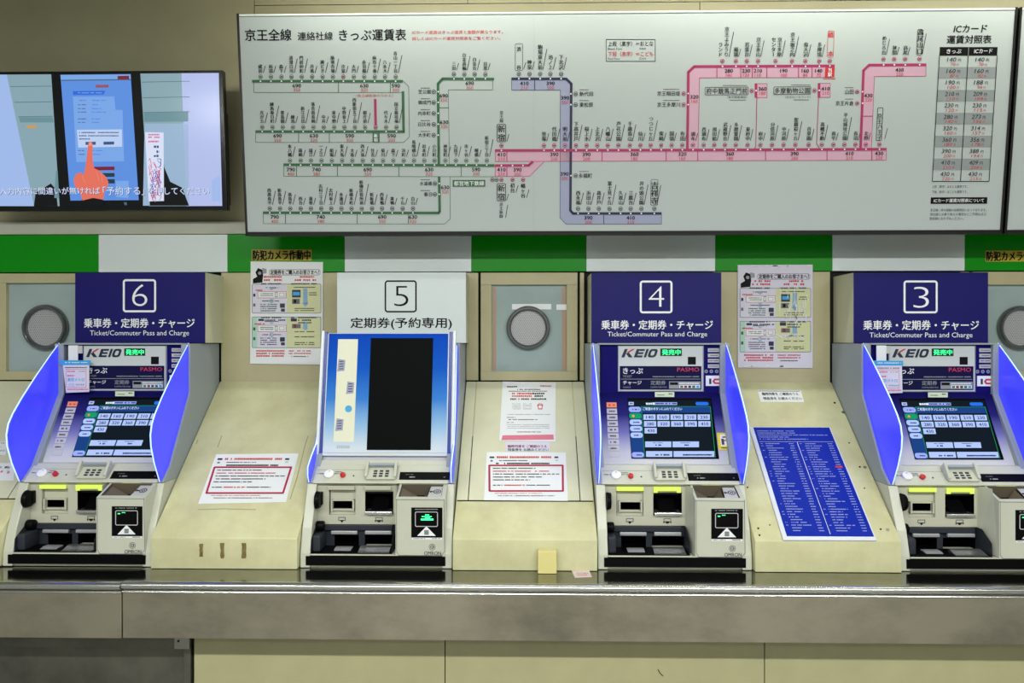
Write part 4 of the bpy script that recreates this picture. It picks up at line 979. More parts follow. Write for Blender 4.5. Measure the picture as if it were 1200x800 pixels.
for y, n_ in ((109.6, '京王稲田堤'), (122.6, '京王多摩川')): T(S, n_, 770, y-2.8, 797, y+2.8, 'print_black', 2, .012); b.greek(S, 777, 796, y-4.9, .9, 'ink_dark', 2, 0); mark(801, y, M_); dot(806.3, y)
T(S, '府中競馬正門前', 827.5, 103.2, 875.7, 110.2, 'print_black', 2, .012); b.rr(S, 825.8, 101.8, 877.2, 111.6, 1.4, 'print_black', 3, wd=.6); mark(880.8, 106.3, M_)
T(S, '（東京競馬場前）', 852, 112.5, 875.5, 115.5, 'ink_dark', 2); b.greek(S, 847, 876, 100.2, .9, 'ink_dark', 2, 0); b.greek(S, 855, 874, 117.3, .9, 'ink_dark', 2, 0)
b.quad(S, 886, 98, 898.8, 114.4, 'pink_fill', 1); b.outline(S, 886, 98, 898.8, 114.4, .5, M_, 2); b.line(S, [(885.8, 97.8), (885.8, 114.6)], 3, M_, 3); dot(885.8, 106.3); fare(893.4, 104.2, '360', '180'); b.line(S, [(886.8, 114), (885.6, 172), (882.8, 175)], .8, M_, 3)
T(S, '多摩動物公園', 907.5, 102.8, 949, 109.8, 'print_black', 2, .012); b.rr(S, 906.2, 101.4, 950.4, 111, 1.4, 'print_black', 3, wd=.6); mark(954.2, 106, M_)
T(S, '（京王れーるランド）', 920, 112.3, 950, 115.3, 'ink_dark', 2); b.greek(S, 927, 950, 99.6, .9, 'ink_dark', 2, 0); b.greek(S, 930, 948, 117, .9, 'ink_dark', 2, 0)
b.quad(S, 960, 97.6, 972.8, 114, 'pink_fill', 1); b.outline(S, 960, 97.6, 972.8, 114, .5, M_, 2); b.line(S, [(959.8, 97.4), (959.6, 114.4)], 3, M_, 3); dot(959.8, 106); fare(967.3, 104, '410', '210'); b.line(S, [(959.2, 114), (956.8, 168), (960, 173.5)], .8, M_, 3)
# Takao line
b.poly(S, [(1009.6, 174.5), (1021, 174.5), (1024.6, 89.6), (1085, 89.3), (1085, 77), (1019, 77), (1012.5, 84)], 'pink_fill', 1); b.line(S, [(1021, 174.5), (1024.6, 89.6), (1085, 89.3), (1085, 77)], .5, M_, 2)
lineh([(1008.3, 174.4), (1011.8, 82.6), (1018.3, 76.3), (1085.3, 75.9)], M_, 3, 3)
for x, n_ in ((1035.2, 'めじろ台'), (1047.8, '狭間'), (1060.6, '高尾')): station(x, 64.6, n_, 5.5, 69.3, 76.1, M_)
station(1077.4, 64, '高尾山口', 7.2, 69, 76, M_, True)
fare(1054, 82, '430', '220'); fare(1017.4, 112, '430', '220'); b.line(S, [(1011, 136.2), (1022, 136.1)], .9, M_, 3)
for y, x0_, n_ in ((107.6, 990, '山田'), (121, 979, '京王片倉')): T(S, n_, x0_, y-2.8, 1000.4, y+2.8, 'print_black', 2, .012); b.greek(S, 990, 1000, y-4.9, .9, 'ink_dark', 2, 0); mark(1004.4, y, M_); dot(1010.6, y)
# IC fare table
T(S, 'ICカード', 1117, 29, 1157.3, 38.4, 'print_black', 2, .03, .12); T(S, '運賃対照表', 1109, 41.2, 1162.3, 51.4, 'print_black', 2, .025)
def tx(f, y): return (1101.3+(1169-1101.3)*f)+(y-55)*(-.0575-.0075*f)
def band(y0, y1, f0, f1, m_, h): b.poly(S, [(tx(f0, y1), y1), (tx(f1, y1), y1), (tx(f1, y0), y0), (tx(f0, y0), y0)], m_, h)
band(55.2, 65.2, 0, 1, 'print_black', 2)
rows = [('140','70','140','70'),('160','80','160','80'),('190','100','188','94'),('210','110','209','104'),('230','120','230','115'),('280','140','273','136'),('320','160','314','157'),('360','180','356','178'),('390','200','388','194'),('410','210','409','204'),('430','220','430','215')]
for i, rw in enumerate(rows):
    y0 = 65.2+i*13.4
    if i % 2: band(y0, y0+13.4, 0, 1, 'row_grey', 2)
    for f, a, r in ((.25, rw[0], rw[1]), (.74, rw[2], rw[3])):
        x = tx(f, y0+4.5); T(S, a, x-8, y0+2.2, x+3.6, y0+7.2, 'ink_dark', 3, .02, .15); T(S, '円', x+5, y0+3.6, x+8.6, y0+7.2, 'ink_dark', 3, .01)
        x = tx(f, y0+10); ww = 3.6 if len(r) == 2 else 5.6; T(S, r, x-ww, y0+8.4, x+ww-1, y0+12.2, 'ink_red', 3, 0, .15); T(S, '円', x+ww, y0+9.4, x+ww+2.6, y0+12.2, 'ink_red', 3)
for f in (0, .497, 1): b.line(S, [(tx(f, 65), 65), (tx(f, 212.6), 212.6)], .8, 'print_black', 4)
b.line(S, [(tx(.497, 55.2), 55.2), (tx(.497, 65), 65)], .7, 'row_grey', 4); b.line(S, [(tx(0, 212.6), 212.6), (tx(1, 212.6), 212.6)], .9, 'print_black', 4)
T(S, 'きっぷ', 1109, 57.6, 1126.5, 62.8, 'print_white', 4, .01); T(S, 'ICカード', 1141, 57.2, 1163, 62.6, 'print_white', 4, .01, .12)
T(S, '上段（黒字）はおとな運賃です。', 1092, 216.8, 1134, 220.4, 'ink_dark', 2); T(S, '下段（赤字）はこども運賃です。', 1092, 223, 1134, 226.6, 'ink_dark', 2)
b.rect(S, 1090.3, 231, 1157, 238.8, 'print_black', 2); T(S, 'ICカード運賃対照表について', 1094, 232.6, 1153, 237.2, 'print_white', 3, .01)
T(S, '京王線・井の頭線の全駅表記になっております。', 1090, 244.2, 1156, 247.8, 'ink_dark', 2); T(S, '他社線とお乗り換えの場合などご不明な点は', 1089.6, 249.2, 1155.6, 252.8, 'ink_dark', 2); T(S, '駅係員におたずねください。', 1089.2, 254.2, 1129, 257.8, 'ink_dark', 2)
b.build('map_face', br)
xr2 = FB.uv(1179.5, 270)[0]
b2 = board(xr2-.006, xr2+.75, 'fare_board', 'second white board at the right edge, only a sliver in view beside the fare map')
q = MB(); q.slab(FB, [(xr2, .003), (xr2+.744, .003), (xr2+.744, BL-.004), (xr2, BL-.004)], -.004, 0, 'board_white'); q.build('map_face', b2)
# brackets that carry the boards
for rt, X in ((br, (xl+.3, xl+1.3, xr-.3)), (b2, (xr2+.2,))):
    for x in X:
        q = MB(); p = FB.p(x, BL*.3, -.088); q.box(x-.02, p.y-.01, p.z, x+.02, UY, p.z+.05, 'black_frame'); q.build('wall_bracket', rt)

# ================================================================ television
TB, TT = 2.87, 2.825
FT = Fr((0, TB, at(260, 246.5, TB).z), v=(0, TT-TB, at(260, 82, TT).z-at(260, 246.5, TB).z))
tr = FT.uv(266.5, 246)[0]; TL = math.hypot(TT-TB, at(260, 82, TT).z-at(260, 246.5, TB).z); tl = tr-.965
tv = thing('television', FT.p((tl+tr)/2, 0, -.03), 'black flat television on the wall playing a video of a hand touching a screen', 'television')
b = MB(); b.slab(FT, [(tl, 0), (tr, 0), (tr, TL), (tl, TL)], -.03, 0, 'tv_black', .004); b.slab(FT, [(tl+.1, .06), (tr+.006-.01, .02), (tr-.004, TL*.72), (tl+.1, TL*.72)], -.055, -.03, 'tv_black', .01); b.build('tv_case', tv)
b = MB(); p = FT.p(0, TL*.45, -.05); b.box(tr-.62, p.y, p.z-.1, tr-.34, UY, p.z+.1, 'tv_black'); b.build('wall_mount', tv)
b = MB(); S = FT; v0 = .017; v1 = TL-.012; ul, ur = tl+.012, tr-.014
b.uvpoly(S, [(ul, v0), (ur, v0), (ur, v1), (ul, v1)], 'vid_black', 1)
def P2(pts, m_, h): b.uvpoly(S, [(min(max(u, ul), ur), min(max(v, v0), v1)) for u, v in (S.uv(*q) for q in pts)], m_, h)
P2([(-60, 241.5), (70, 241.5), (60, 84), (-60, 84)], 'vid_wall', 2); P2([(-60, 241.5), (40, 241.5), (8, 84), (-60, 84)], 'vid_pale', 3)
for y, xa in ((101, 12), (119.3, 17), (136.3, 22)): b.line(S, [(xa, y+.6), (60.5+(y-100)*.05, y)], .6, 'vid_line', 4)
P2([(24, 143.5), (63.5, 143.5), (62, 137.5), (22.5, 137.5)], 'vid_teal', 4); P2([(32, 150), (43.5, 150), (43, 147), (31.5, 147)], 'vid_orange', 5)
P2([(40, 241.5), (68, 241.5), (66, 222), (60, 215), (42, 226)], 'vid_black', 5); P2([(64, 232), (69.8, 232), (68, 200), (66, 200)], 'vid_teal', 6)
P2([(71.3, 241.5), (174, 241.5), (164.6, 84), (60.3, 84)], 'vid_black', 6)
P2([(83, 235), (163, 234.5), (153.5, 87), (71.3, 87.8)], 'vid_blue', 7)
P2([(72, 94), (154, 93), (153.6, 87.5), (71.5, 88)], 'vid_bluelight', 8); P2([(72.3, 95), (154, 94), (153.8, 92.8), (72, 93.8)], 'vid_line', 9); P2([(138.5, 94), (152, 93.6), (151.8, 89), (138.3, 89.3)], 'vid_red', 9)
P2([(113, 103), (127.8, 102.8), (127.6, 99.4), (112.6, 99.6)], 'vid_rose', 8); P2([(86.3, 111.5), (122, 111), (124, 106.5), (86, 107)], 'vid_cobalt', 8); b.greek(S, 92, 120, 109, 1.4, 'vid_bluelight', 9)
P2([(90, 190), (146, 189), (143.5, 113), (86, 113.5)], 'vid_bluelight', 8)
for y in (118, 123, 127.5, 131.5, 139.5, 143.5, 176.5, 181): b.greek(S, 92, 98+R.uniform(0, 4), y, 1.1, 'vid_ink', 9); b.greek(S, 108, 112+R.uniform(0, 16), y, .8, 'vid_cobalt', 9)
P2([(136, 129), (153.5, 129), (152.5, 112), (134.5, 112)], 'vid_blue', 9)
P2([(92.5, 173), (143.8, 172), (143.5, 151.8), (90.8, 152.3)], 'vid_dialog', 10)
for y, x1_ in ((155.5, 140), (159.3, 140), (163, 106)): b.greek(S, 93.5, x1_, y, 1.5, 'vid_ink', 11)
P2([(101, 170), (113, 169.8), (113, 166.2), (101, 166.5)], 'vid_ink', 11); P2([(122, 169.8), (134.5, 169.5), (134.5, 166), (122, 166.3)], 'vid_ink', 11)
P2([(111, 199.8), (135, 199.5), (134.8, 195.2), (111, 195.5)], 'vid_red', 10); P2([(112, 207.5), (135, 207.3), (134.8, 202.8), (112, 203)], 'vid_dgreen', 10); P2([(118, 215), (135.3, 215), (135, 210), (118, 210)], 'vid_dgreen', 10)
P2([(137, 231), (151, 232), (151.5, 212), (136, 212)], 'vid_bluelight', 10)
P2([(96, 240), (123, 240), (121, 231), (97, 231)], 'vid_black', 12)
P2([(104.5, 167.5), (106.2, 166.3), (108, 166.6), (109.4, 168.5), (109.5, 188), (111, 197), (117, 200), (124, 206), (128, 213), (127, 218), (124, 224), (121.5, 234), (110, 232), (97.5, 235), (95, 226), (89, 219), (87.2, 211), (90, 204), (95, 202), (99, 205), (101, 196), (102.5, 184)], 'vid_hand', 13)
P2([(105, 171), (108.6, 171), (108.4, 167.8), (106.5, 167), (105, 168.5)], 'vid_nail', 14)
b.line(S, [(114, 200.5), (117, 212)], .4, 'vid_nail', 14); b.line(S, [(119.5, 203), (121, 214)], .4, 'vid_nail', 14); b.line(S, [(97, 206), (101, 214)], .4, 'vid_nail', 14)
P2([(175, 241.5), (260.8, 241.5), (257, 84.5), (164.8, 84.5)], 'vid_wall', 7); P2([(219, 241.5), (260.8, 241.5), (256.4, 84.5), (213, 84.5)], 'vid_lilac', 8); P2([(168, 241), (222, 241), (221, 145), (170, 145)], 'vid_haze', 8)
for y in (96, 114.3, 131.5): b.line(S, [(166.5+(y-90)*.05, y+.5), (223, y-.6)], .6, 'vid_line', 9)
P2([(169.5, 143), (221, 142.5), (221, 131), (169, 132)], 'vid_teal', 9)
P2([(176, 241), (222, 241), (214, 220), (200, 213), (193, 196), (190, 166), (176, 170)], 'vid_black', 9)
P2([(174.8, 236), (192.7, 235.5), (192.3, 155.5), (170.5, 155)], 'vid_white', 10)
for k in range(46):
    x = 174.5+R.uniform(0, 11); y = 186+R.uniform(0, 44); b.line(S, [(x, y), (x+R.uniform(1, 5), y+R.uniform(-3, 6)), (x+R.uniform(1, 5), y+R.uniform(5, 10))], .7, R.choice(('vid_pink', 'vid_cobalt', 'vid_pink', 'vid_ink')), 11)
for y in (158, 161, 166): b.greek(S, 174.5, 188, y, 2.0, 'vid_pink', 11)
for y in (172, 178, 183): b.greek(S, 181, 187, y, 3.2, 'vid_ink', 11)
P2([(249, 236), (259, 236), (258, 205), (248.5, 212)], 'vid_pale', 9)
for ddx, ddy, m_, h in ((.5, .5, 'vid_ink', 16), (0, 0, 'vid_white', 17)):
    T = b.text; T(S, '入力内容に間違いが無ければ', 1+ddx, 219.4+ddy, 118+ddx, 228.2+ddy, m_, h, .005); T(S, '「予約する」', 122+ddx, 218.8+ddy, 170+ddx, 228.8+ddy, m_, h, .005); T(S, 'を押してください', 174.5+ddx, 219.2+ddy, 246+ddx, 228.4+ddy, m_, h, .005)
P2([(147, 242-1.5), (150, 240.5), (149.5, 237), (146, 237)], 'vid_line', 15)
b.build('tv_screen', tv, label='lit screen showing an orange hand pointing at a blue page with a white caption')

# ================================================================ labels, posters and notices
def card(name, fr, corners, mt, label, cat, draw, group=None, th=.0008):
    """a thin sheet lying on a surface; corners: bottom-left, bottom-right, top-right, top-left in pixels"""
    b = MB(); b.slab(fr, [fr.uv(*p) for p in corners], .0004, .0004+th, mt)
    S = Fr(fr.p(0, 0, .0005+th), v=fr.v); draw(b, S)
    cu = [fr.uv(*p) for p in corners]; og = fr.p(sum(p[0] for p in cu)/4, sum(p[1] for p in cu)/4)
    return tag(b.build(name, origin=og), label, cat, group)
FW = Fr((0, WY-.0045, 0))
def cctv(x0):
    def d(b, S): b.text(S, '防犯カメラ作動中', x0+1, 293, x0+69, 304.6, 'print_black', 1, .045)
    return d
card('warning_label', FW, [(295, 305.2), (365.3, 305.2), (365.3, 292.3), (295, 292.3)], 'yellow_dull', 'yellow strip with black characters above the left poster, on the green band', 'label', cctv(295), 'camera warning strips')
card('warning_label', FW, [(1154.6, 306.5), (1226, 306.5), (1226, 293.5), (1154.6, 293.5)], 'yellow_dull', 'yellow strip with black characters on the green band, cut by the right edge', 'label', lambda b, S: b.text(S, '防犯カメラ作動中', 1155.6, 294.4, 1225, 305.6, 'print_black', 1, .045), 'camera warning strips')
def poster(X, Y, sx):
    def d(b, S):
        def x(v): return X+v*sx
        def y(v): return Y+v
        def rc(a, c, e, g, m_, h=1): b.rect(S, x(a), y(c), x(e), y(g), m_, h)
        b.rr(S, x(22), y(8.5), x(82), y(15.5), 2.5, 'qr_grey', 1, wd=.5); b.text(S, '定期券をご購入のお客さまへ！', x(23.5), y(9.2), x(80.5), y(14.6), 'print_black', 2, .03)
        b.poly(S, [(x(3), y(25)), (x(14), y(24)), (x(15), y(16)), (x(14), y(9)), (x(9), y(7)), (x(6), y(12)), (x(8), y(17)), (x(3), y(20))], 'print_black', 1); b.poly(S, [(x(13), y(14)), (x(19), y(13)), (x(19), y(8)), (x(14), y(7))], 'row_grey', 1); b.disc(S, x(11), y(13), 2, 'row_grey', 2)
        for yy, a, e in ((17.3, 16, 37), (21, 16, 37), (17.3, 58, 75), (21, 52, 77)): b.greek(S, x(a), x(e), y(yy), 2.4, 'ink_red', 1)
        rc(2, 25.5, 84*.985, 60, 'paper_lav', 1); rc(43, 26, 82, 59.5, 'paper_yellow', 2)
        rc(2, 64, 82.5, 100.5, 'paper_green', 1); rc(8, 65, 42.5, 100, 'paper_lav', 2); rc(43, 65, 82, 100, 'paper_yellow', 2)
        for c_, e_ in ((25.5, 60), (64, 100.5)): b.rr(S, x(2), y(c_), x(83), y(e_), 1.5, 'qr_grey', 3, wd=.5)
        for oy in (0, 39.5):
            b.greek(S, x(13), x(36), y(25.5+oy), 1.8, 'ink_dark', 4); b.greek(S, x(48), x(78), y(25.5+oy), 1.8, 'ink_dark', 4)
            rc(9, 34.5+oy, 42, 42+oy, 'paper', 3); b.outline(S, x(9), y(34.5+oy), x(42), y(42+oy), .45, 'ink_red', 4)
            b.rect(S, x(29), y(35.3+oy), x(32), y(41+oy), 'qr_grey', 4); b.rect(S, x(29.5), y(36+oy), x(31.5), y(40.3+oy), 'paper', 5); b.rect(S, x(34), y(36+oy), x(40), y(40.5+oy), 'row_grey', 4); b.rect(S, x(34.5), y(36.4+oy), x(39.5), y(40+oy), 'paper', 5)
            for yy in (37, 39.2): b.greek(S, x(12), x(27), y(yy+oy), 1.1, 'ink_green', 4)
            b.greek(S, x(5), x(17), y(33+oy), 1.6, 'ink_red', 4); b.greek(S, x(17), x(33), y(30+oy), 1.2, 'ink_dark', 4); b.greek(S, x(14), x(36), y(45.5+oy), 1.2, 'ink_dark', 4)
            for yy in (49.5, 52, 54.5, 57): b.greek(S, x(12), x(31), y(yy+oy), 1.3, 'ink_green' if oy == 0 else 'ink_navy', 4)
            rc(34.8, 48.5+oy, 40.5, 53.5+oy, 'logo_navy', 4); rc(36, 54.5+oy, 40.5, 58+oy, 'ink_dark', 4); rc(3.5, 37+oy, 6, 40.5+oy, 'ink_navy' if oy == 0 else 'ink_green', 4); rc(3.5, 48.5+oy, 6, 52+oy, 'qr_grey' if oy == 0 else 'ink_green', 4)
            for xx, yy in ((25, 32), (25, 43.8), (25, 47.5)): b.poly(S, [(x(xx-3), y(yy-.8+oy)), (x(xx), y(yy+1+oy)), (x(xx+3), y(yy-.8+oy))], 'arrow_blue', 4)
        rc(49, 32.5, 59, 41.5, 'logo_navy', 4); rc(50, 35, 58, 39, 'cyan', 5); rc(49, 43, 58, 49, 'qr_grey', 4); rc(51, 44, 54, 48, 'print_black', 5); b.greek(S, x(50), x(76), y(29.5), 1.2, 'ink_dark', 4)
        rc(62, 31, 67, 48.5, 'arrow_blue', 4); b.poly(S, [(x(61), y(48)), (x(64.5), y(52.5)), (x(68), y(48))], 'arrow_blue', 4)
        for yy in (36, 38.5): b.greek(S, x(69), x(78), y(yy), 1.3, 'ink_dark', 4)
        for yy in (54.3, 56.8): b.greek(S, x(52), x(75), y(yy), 1.2, 'ink_dark', 4)
        rc(9.5, 66.5, 16, 69, 'ink_navy', 4); b.greek(S, x(17), x(41), y(68), 1.8, 'ink_navy', 4); rc(47.5, 66, 54.5, 69.5, 'ink_navy', 4); b.greek(S, x(56), x(72), y(68), 2, 'ink_navy', 4); b.greek(S, x(56), x(72), y(71), 1.6, 'ink_navy', 4)
        rc(49, 72.5, 59, 77.5, 'qr_grey', 4); rc(51, 73, 54, 77, 'red_dark', 5); rc(62, 70, 67, 77, 'arrow_blue', 4); b.poly(S, [(x(61), y(77)), (x(64.5), y(80)), (x(68), y(77))], 'arrow_blue', 4)
        for yy in (81.5, 87.5, 94.3, 96.5): b.greek(S, x(52), x(75), y(yy), 1.3, 'ink_dark', 4)
        for yy in (104, 107, 110): b.greek(S, x(7), x(40), y(yy), 2.0, 'ink_red', 2)
        for yy in (104, 107): b.greek(S, x(45), x(71), y(yy), 1.5, 'ink_red', 2)
        b.greek(S, x(48), x(68), y(110.5), 1.3, 'ink_dark', 2)
    return d
def crinkle(b, S):                    # glints on the folds of the clear tape, painted as near-white lines
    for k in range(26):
        x = 912+R.uniform(0, 34); y = 336+R.uniform(-4, 34); b.line(S, [(x, y), (x+R.uniform(-1, 1.5), y+R.uniform(2, 5)), (x+R.uniform(-2, 2), y+R.uniform(6, 14))], R.uniform(.4, .9), 'tape_shine_paint', 8)
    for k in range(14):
        x = 895+R.uniform(0, 40); b.line(S, [(x, 393+R.uniform(-3, 3)), (x+R.uniform(5, 14), 395+R.uniform(-3, 3))], .7, 'tape_shine_paint', 8)
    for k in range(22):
        x = 866+R.uniform(0, 80); yy = R.choice((311.5, 429)); b.line(S, [(x, yy), (x+R.uniform(2, 5), yy+R.uniform(-1, 1))], 1.1, 'tape_shine_paint', 8)
card('information_poster', FW, [(293.2, 426), (378.2, 427.2), (378.5, 307), (293.8, 306.2)], 'paper', 'printed poster with pink and yellow boxes on the wall between machines 6 and 5', 'poster', poster(293.4, 307, 1.0), 'information posters')
card('information_poster', FW, [(864.5, 430.5), (952.2, 431.2), (952.2, 310), (864.5, 310.3)], 'paper_lav', 'laminated poster with crinkled tape on the wall between machines 4 and 3', 'poster', (lambda d0: (lambda b, S: (d0(b, S), crinkle(b, S))))(poster(864.8, 312, 1.03)), 'information posters')

def notice(px, py, W, H, skew, rowh, img_tilt=0):
    """red-framed notice; px, py top-left, skew: shift of the foot"""
    def d(b, S):
        def q(fx, fy): return (px+W*fx+skew*fy, py+H*fy)
        def row(f0, f1, fy, hh, m_):
            x = f0
            while x < f1:
                wd = hh*R.uniform(.6, 1.0)/W; e = min(x+wd, f1)
                if R.random() > .14: b.poly(S, [q(x, fy+hh/H/2), q(e, fy+hh/H/2), q(e, fy-hh/H/2), q(x, fy-hh/H/2)], m_, 2)
                x = e+hh*.2/W
        row(.13, .82, .10, 2.2, 'ink_red'); row(.16, .52, .17, 1.0, 'ink_dark'); row(.12, .80, .23, 1.8, 'print_black')
        b.poly(S, [q(.04, .12), q(.10, .12), q(.10, .085), q(.04, .085)], 'logo_navy', 2); b.poly(S, [q(.86, .12), q(.91, .12), q(.91, .085), q(.86, .085)], 'logo_navy', 2)
        b.poly(S, [q(.05, .19), q(.08, .19), q(.08, .16), q(.05, .16)], 'qr_grey', 2); b.poly(S, [q(.87, .18), q(.91, .18), q(.91, .15), q(.87, .15)], 'paper_green', 2)
        b.line(S, [q(.035, .27), q(.965, .27), q(.965, .80), q(.035, .80), q(.035, .26)], 2.3, 'frame_crimson', 2)
        for fy, f1, m_ in ((.33, .62, 'ink_dark'), (.39, .80, 'ink_red'), (.45, .92, 'ink_dark'), (.51, .70, 'ink_dark'), (.57, .55, 'ink_dark')): row(.08, f1, fy, 1.2, m_)
        row(.08, .20, .68, 1.2, 'ink_dark'); row(.22, .48, .68, 1.4, 'ink_red'); row(.50, .80, .68, 1.2, 'ink_dark'); row(.10, .70, .85, .7, 'ink_red'); row(.14, .86, .90, .8, 'ink_dark')
    return d
card('framed_notice', CS, [(232.3, 590.3), (335.3, 588.2), (350, 531.3), (253.5, 532.3)], 'paper', 'white notice with a crimson frame taped to the console between machines 6 and 5', 'notice', notice(253, 532, 96.5, 57, -18, 2), 'crimson framed notices')
CV = Fr(CS.p(0, 0, .0042), v=CS.v)
card('framed_notice', CV, [(567, 586), (665.5, 586.8), (663, 530.2), (570.5, 529.5)], 'paper', 'white notice with a crimson frame taped to the console between machines 5 and 4', 'notice', notice(570, 530, 92.5, 56.5, .6, 2), 'crimson framed notices')
def d_long(b, S):
    b.greek(S, 594, 606, 453, 1.6, 'print_black', 1); b.greek(S, 633, 646, 452.2, 1.6, 'ink_red', 1); b.greek(S, 606, 633, 456.3, 1.4, 'ink_dark', 1); b.greek(S, 596, 641, 458.3, 1, 'ink_dark', 1)
    for y in (461, 464): b.greek(S, 600, 624, y, 2.2, 'ink_red', 1); b.greek(S, 624, 638, y, 2.2, 'print_black', 1)
    b.greek(S, 598, 640, 467.5, 2.0, 'print_black', 1)
    for y in (473, 475, 477, 479): b.greek(S, 600, 610, y, .8, 'row_grey', 1); b.greek(S, 613, 623, y, .8, 'row_grey', 1)
    b.ring(S, 633, 475, 3.4, .7, 'ink_red', 1, 16); b.rect(S, 630.5, 474, 635.5, 479.6, 'ink_red', 2); b.rect(S, 631.2, 475, 634.8, 478.6, 'paper', 3)
    b.greek(S, 594, 645, 485.5, .9, 'row_grey', 1); b.greek(S, 594, 604, 489, .9, 'ink_dark', 1); b.greek(S, 596, 630, 491.5, 1.1, 'ink_dark', 1); b.greek(S, 594, 602, 495, .9, 'ink_dark', 1)
    for y in (497.5, 499.5, 501.5): b.greek(S, 594, 644, y, .7, 'row_grey', 1)
    b.greek(S, 606, 634, 506, 1, 'ink_dark', 1); b.poly(S, [(587.5, 515.5), (649, 515), (648.5, 509), (589, 510)], 'vid_rose', 1)
MATS['vid_rose'].node_tree.nodes['Principled BSDF'].inputs['Emission Strength'].default_value = 0
MATS['vid_rose'].node_tree.nodes['Principled BSDF'].inputs['Base Color'].default_value = rgb((214,120,140))
card('paper_notice', CV, [(585, 516.3), (651, 517.8), (651.3, 448.8), (589, 447.2)], 'paper', 'creased white notice with a pink foot, topmost on the console under the middle window', 'notice', d_long, th=.0016)
card('lavender_label', CV, [(592.3, 529), (644.4, 529), (644.4, 517.8), (592.3, 517.8)], 'paper_lav', 'narrow lavender label with two bold lines between two notices on the middle console', 'label',
     lambda b, S: (b.text(S, '臨時列車を ご確認のうえ', 595, 521.2, 641, 524.4, 'red_dark', 1, .03), b.text(S, '特急券を お読みください', 595, 525.2, 643, 528.4, 'logo_navy', 1, .03)))
card('pale_label', CS, [(891.5, 470.8), (942.4, 471), (938.3, 457.6), (887.6, 457)], 'paper', 'small white label with two bold lines above the blue fare table', 'label',
     lambda b, S: (b.text(S, '臨時列車を ご確認のうえ', 893.5, 459.8, 935, 463, 'ink_dark', 1, .03), b.text(S, '特急券を お読みください', 895, 465.2, 939, 468.4, 'ink_dark', 1, .03), b.line(S, [(888.6, 458), (937, 458.3)], .8, 'ink_navy', 1)))
def d_left(b, S): 
    for y in (519, 523.5, 528): b.greek(S, -60, 5.5, y, 2.2, 'ink_dark', 1)
card('white_label', CV, [(-62, 533), (7, 533), (7, 517), (-60, 517)], 'paper', 'white printed label on the console left of machine 6, upper of two', 'label', d_left)
def d_left2(b, S):
    for k in range(30): b.disc(S, -55+R.uniform(0, 68), 545+R.uniform(0, 15), 1.6, R.choice(('cyan', 'arrow_blue', 'paper_green', 'vid_rose', 'ink_green')), 1)
card('illustrated_sheet', CV, [(-62, 563), (16, 563), (18, 542.5), (-60, 542.5)], 'paper', 'pale sheet with small coloured pictures on the console left of machine 6', 'notice', d_left2)

# blue fare table
root = thing('fare_table', CS.p(*CS.uv(948, 570)), 'blue fare table with a white metal frame on the console between machines 4 and 3', 'fare table')
b = MB(); (a0, v0) = CS.uv(915, 634); (a1, v1) = CS.uv(1023, 634); (_, v2) = CS.uv(925, 501.6); ua = (a0+CS.uv(879.5, 502)[0])/2; ub = (CS.uv(1023.5, 635)[0]+CS.uv(976, 502)[0])/2
b.slab(CS, [(ua, v0), (ub, v0), (ub, v2), (ua, v2)], .001, .008, 'table_frame', .003); b.build('table_frame', root, smooth=True)
b = MB(); b.slab(CS, [(ua+.015, v0+.014), (ub-.006, v0+.014), (ub-.006, v2-.004), (ua+.015, v2-.004)], .008, .0092, 'table_blue')
S = Fr(CS.p(0, 0, .0093), v=CS.v); W = ub-ua-.02; Hh = v2-v0-.02
def tp(fx, fy): return (ua+.015+W*fx, v2-.006-Hh*fy)
def trow(f0, f1, fy, hf, m_='table_ink'):
    hf *= .8
    x = f0
    while x < f1:
        wd = hf*1.7*R.uniform(.6, 1); e = min(x+wd, f1)
        if R.random() > .1: b.uvpoly(S, [tp(x, fy+hf/2), tp(e, fy+hf/2), tp(e, fy-hf/2), tp(x, fy-hf/2)], m_, 1)
        x = e+hf*.45
for k, f1 in enumerate((.52, .52, .93, .42, .66)): trow(.03, f1, .035+k*.021, .0085)
b.line(S, [tp(.02, .145), tp(.97, .145)], .0008, 'print_white', 1, False); b.line(S, [tp(.505, .15), tp(.505, .985)], .0014, 'print_white', 1, False)
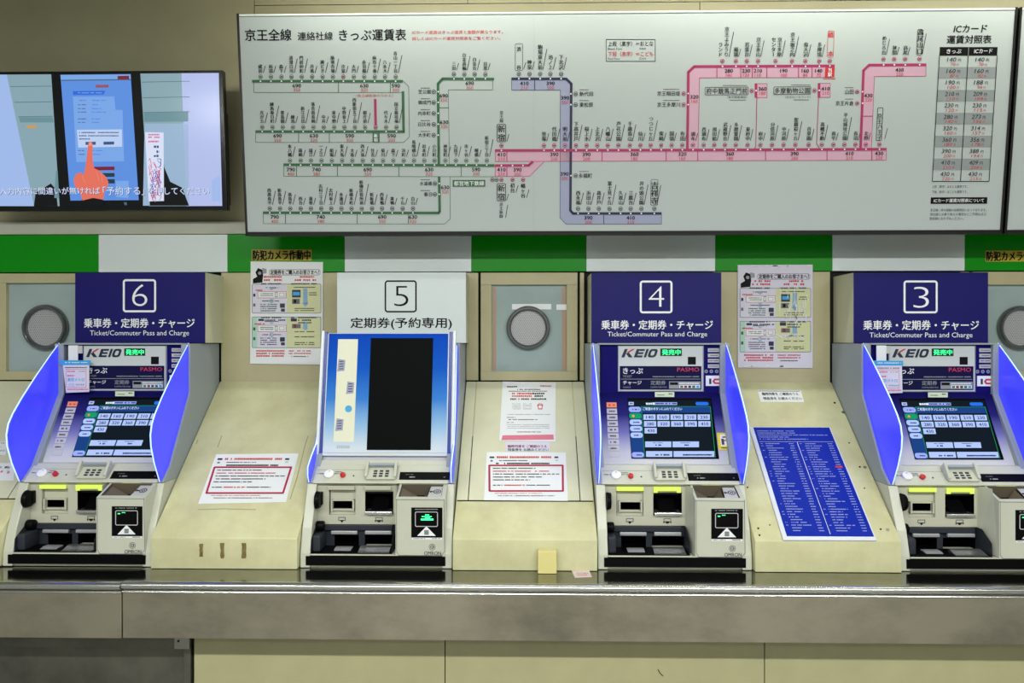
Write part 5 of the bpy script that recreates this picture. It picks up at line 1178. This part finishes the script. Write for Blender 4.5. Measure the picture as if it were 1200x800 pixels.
for col, x0_ in enumerate((.03, .53)):
    for k in range(36):
        fy = .165+k*.0226
        if R.random() > .6: trow(x0_, x0_+.025, fy, .007)
        trow(x0_+.06, x0_+R.uniform(.14, .30), fy, .0085)
        if col == 1 and k == 10: b.uvpoly(S, [tp(x0_+.34, fy+.009), tp(x0_+.43, fy+.009), tp(x0_+.43, fy-.009), tp(x0_+.34, fy-.009)], 'red_box', 1)
        trow(x0_+.36, x0_+.42, fy, .0085)
b.build('table_face', root)

# things lying on the counter
p = at(640.5, 667.5, 2.425); x0, x1 = at(630.3, 660, 2.42).x, at(652.3, 660, 2.42).x
b = MB(); b.box(x0, 2.418, CZ+.0005, x1, 2.446, at(641, 645.5, 2.42).z, 'block_cream', .002)
tag(b.build('cream_block', origin=((x0+x1)/2, 2.43, CZ)), 'small cream block standing on the counter against the middle console', 'block')
FC = Fr((0, 2.4, CZ), v=(0, 1, 0)); b = MB(); b.slab(FC, [FC.uv(*q) for q in ((673.5, 677), (693.6, 676.4), (690.5, 669.0), (670, 669.3))], .0005, .0022, 'ticket')
S = Fr((0, 2.4, CZ+.0024), v=(0, 1, 0)); b.greek(S, 676, 690, 671.5, .7, 'qr_grey', 1); b.greek(S, 676, 688, 673.5, .6, 'ink_red', 1)
q = FC.p(*FC.uv(682, 670)); tag(b.build('paper_slip', origin=q), 'small pinkish paper slip lying on the counter left of machine 4', 'paper slip')

# ================================================================ ceiling lights, the rear rows added as unseen fill
for i, (x, y) in enumerate(LAMPS):
    root = thing('ceiling_light', (x, y, 3.02), 'long white fluorescent ceiling light above the hall, rear rows added as fill', 'ceiling light', 'fluorescent ceiling lights')
    b = MB(); b.prism([(y-.10, 3.019), (y+.10, 3.019), (y+.07, 2.965), (y-.07, 2.965)], x-.64, x+.64, 'ceiling_white'); b.build('light_housing', root)
    for s in (-1, 1):
        b = MB(); b.tube([(x-.60, y+s*.045, 2.945), (x+.60, y+s*.045, 2.945)], .014, 'tube', 10); b.build('fluorescent_tube', root, smooth=True)
root = thing('strip_light_fitting', (.85, 2.45, 3.02), 'slim strip light on the ceiling right above the fare board', 'ceiling light')
b = MB(); b.box(-.95, 2.415, 2.992, 2.65, 2.485, 3.019, 'ceiling_white', .004); b.build('light_housing', root)
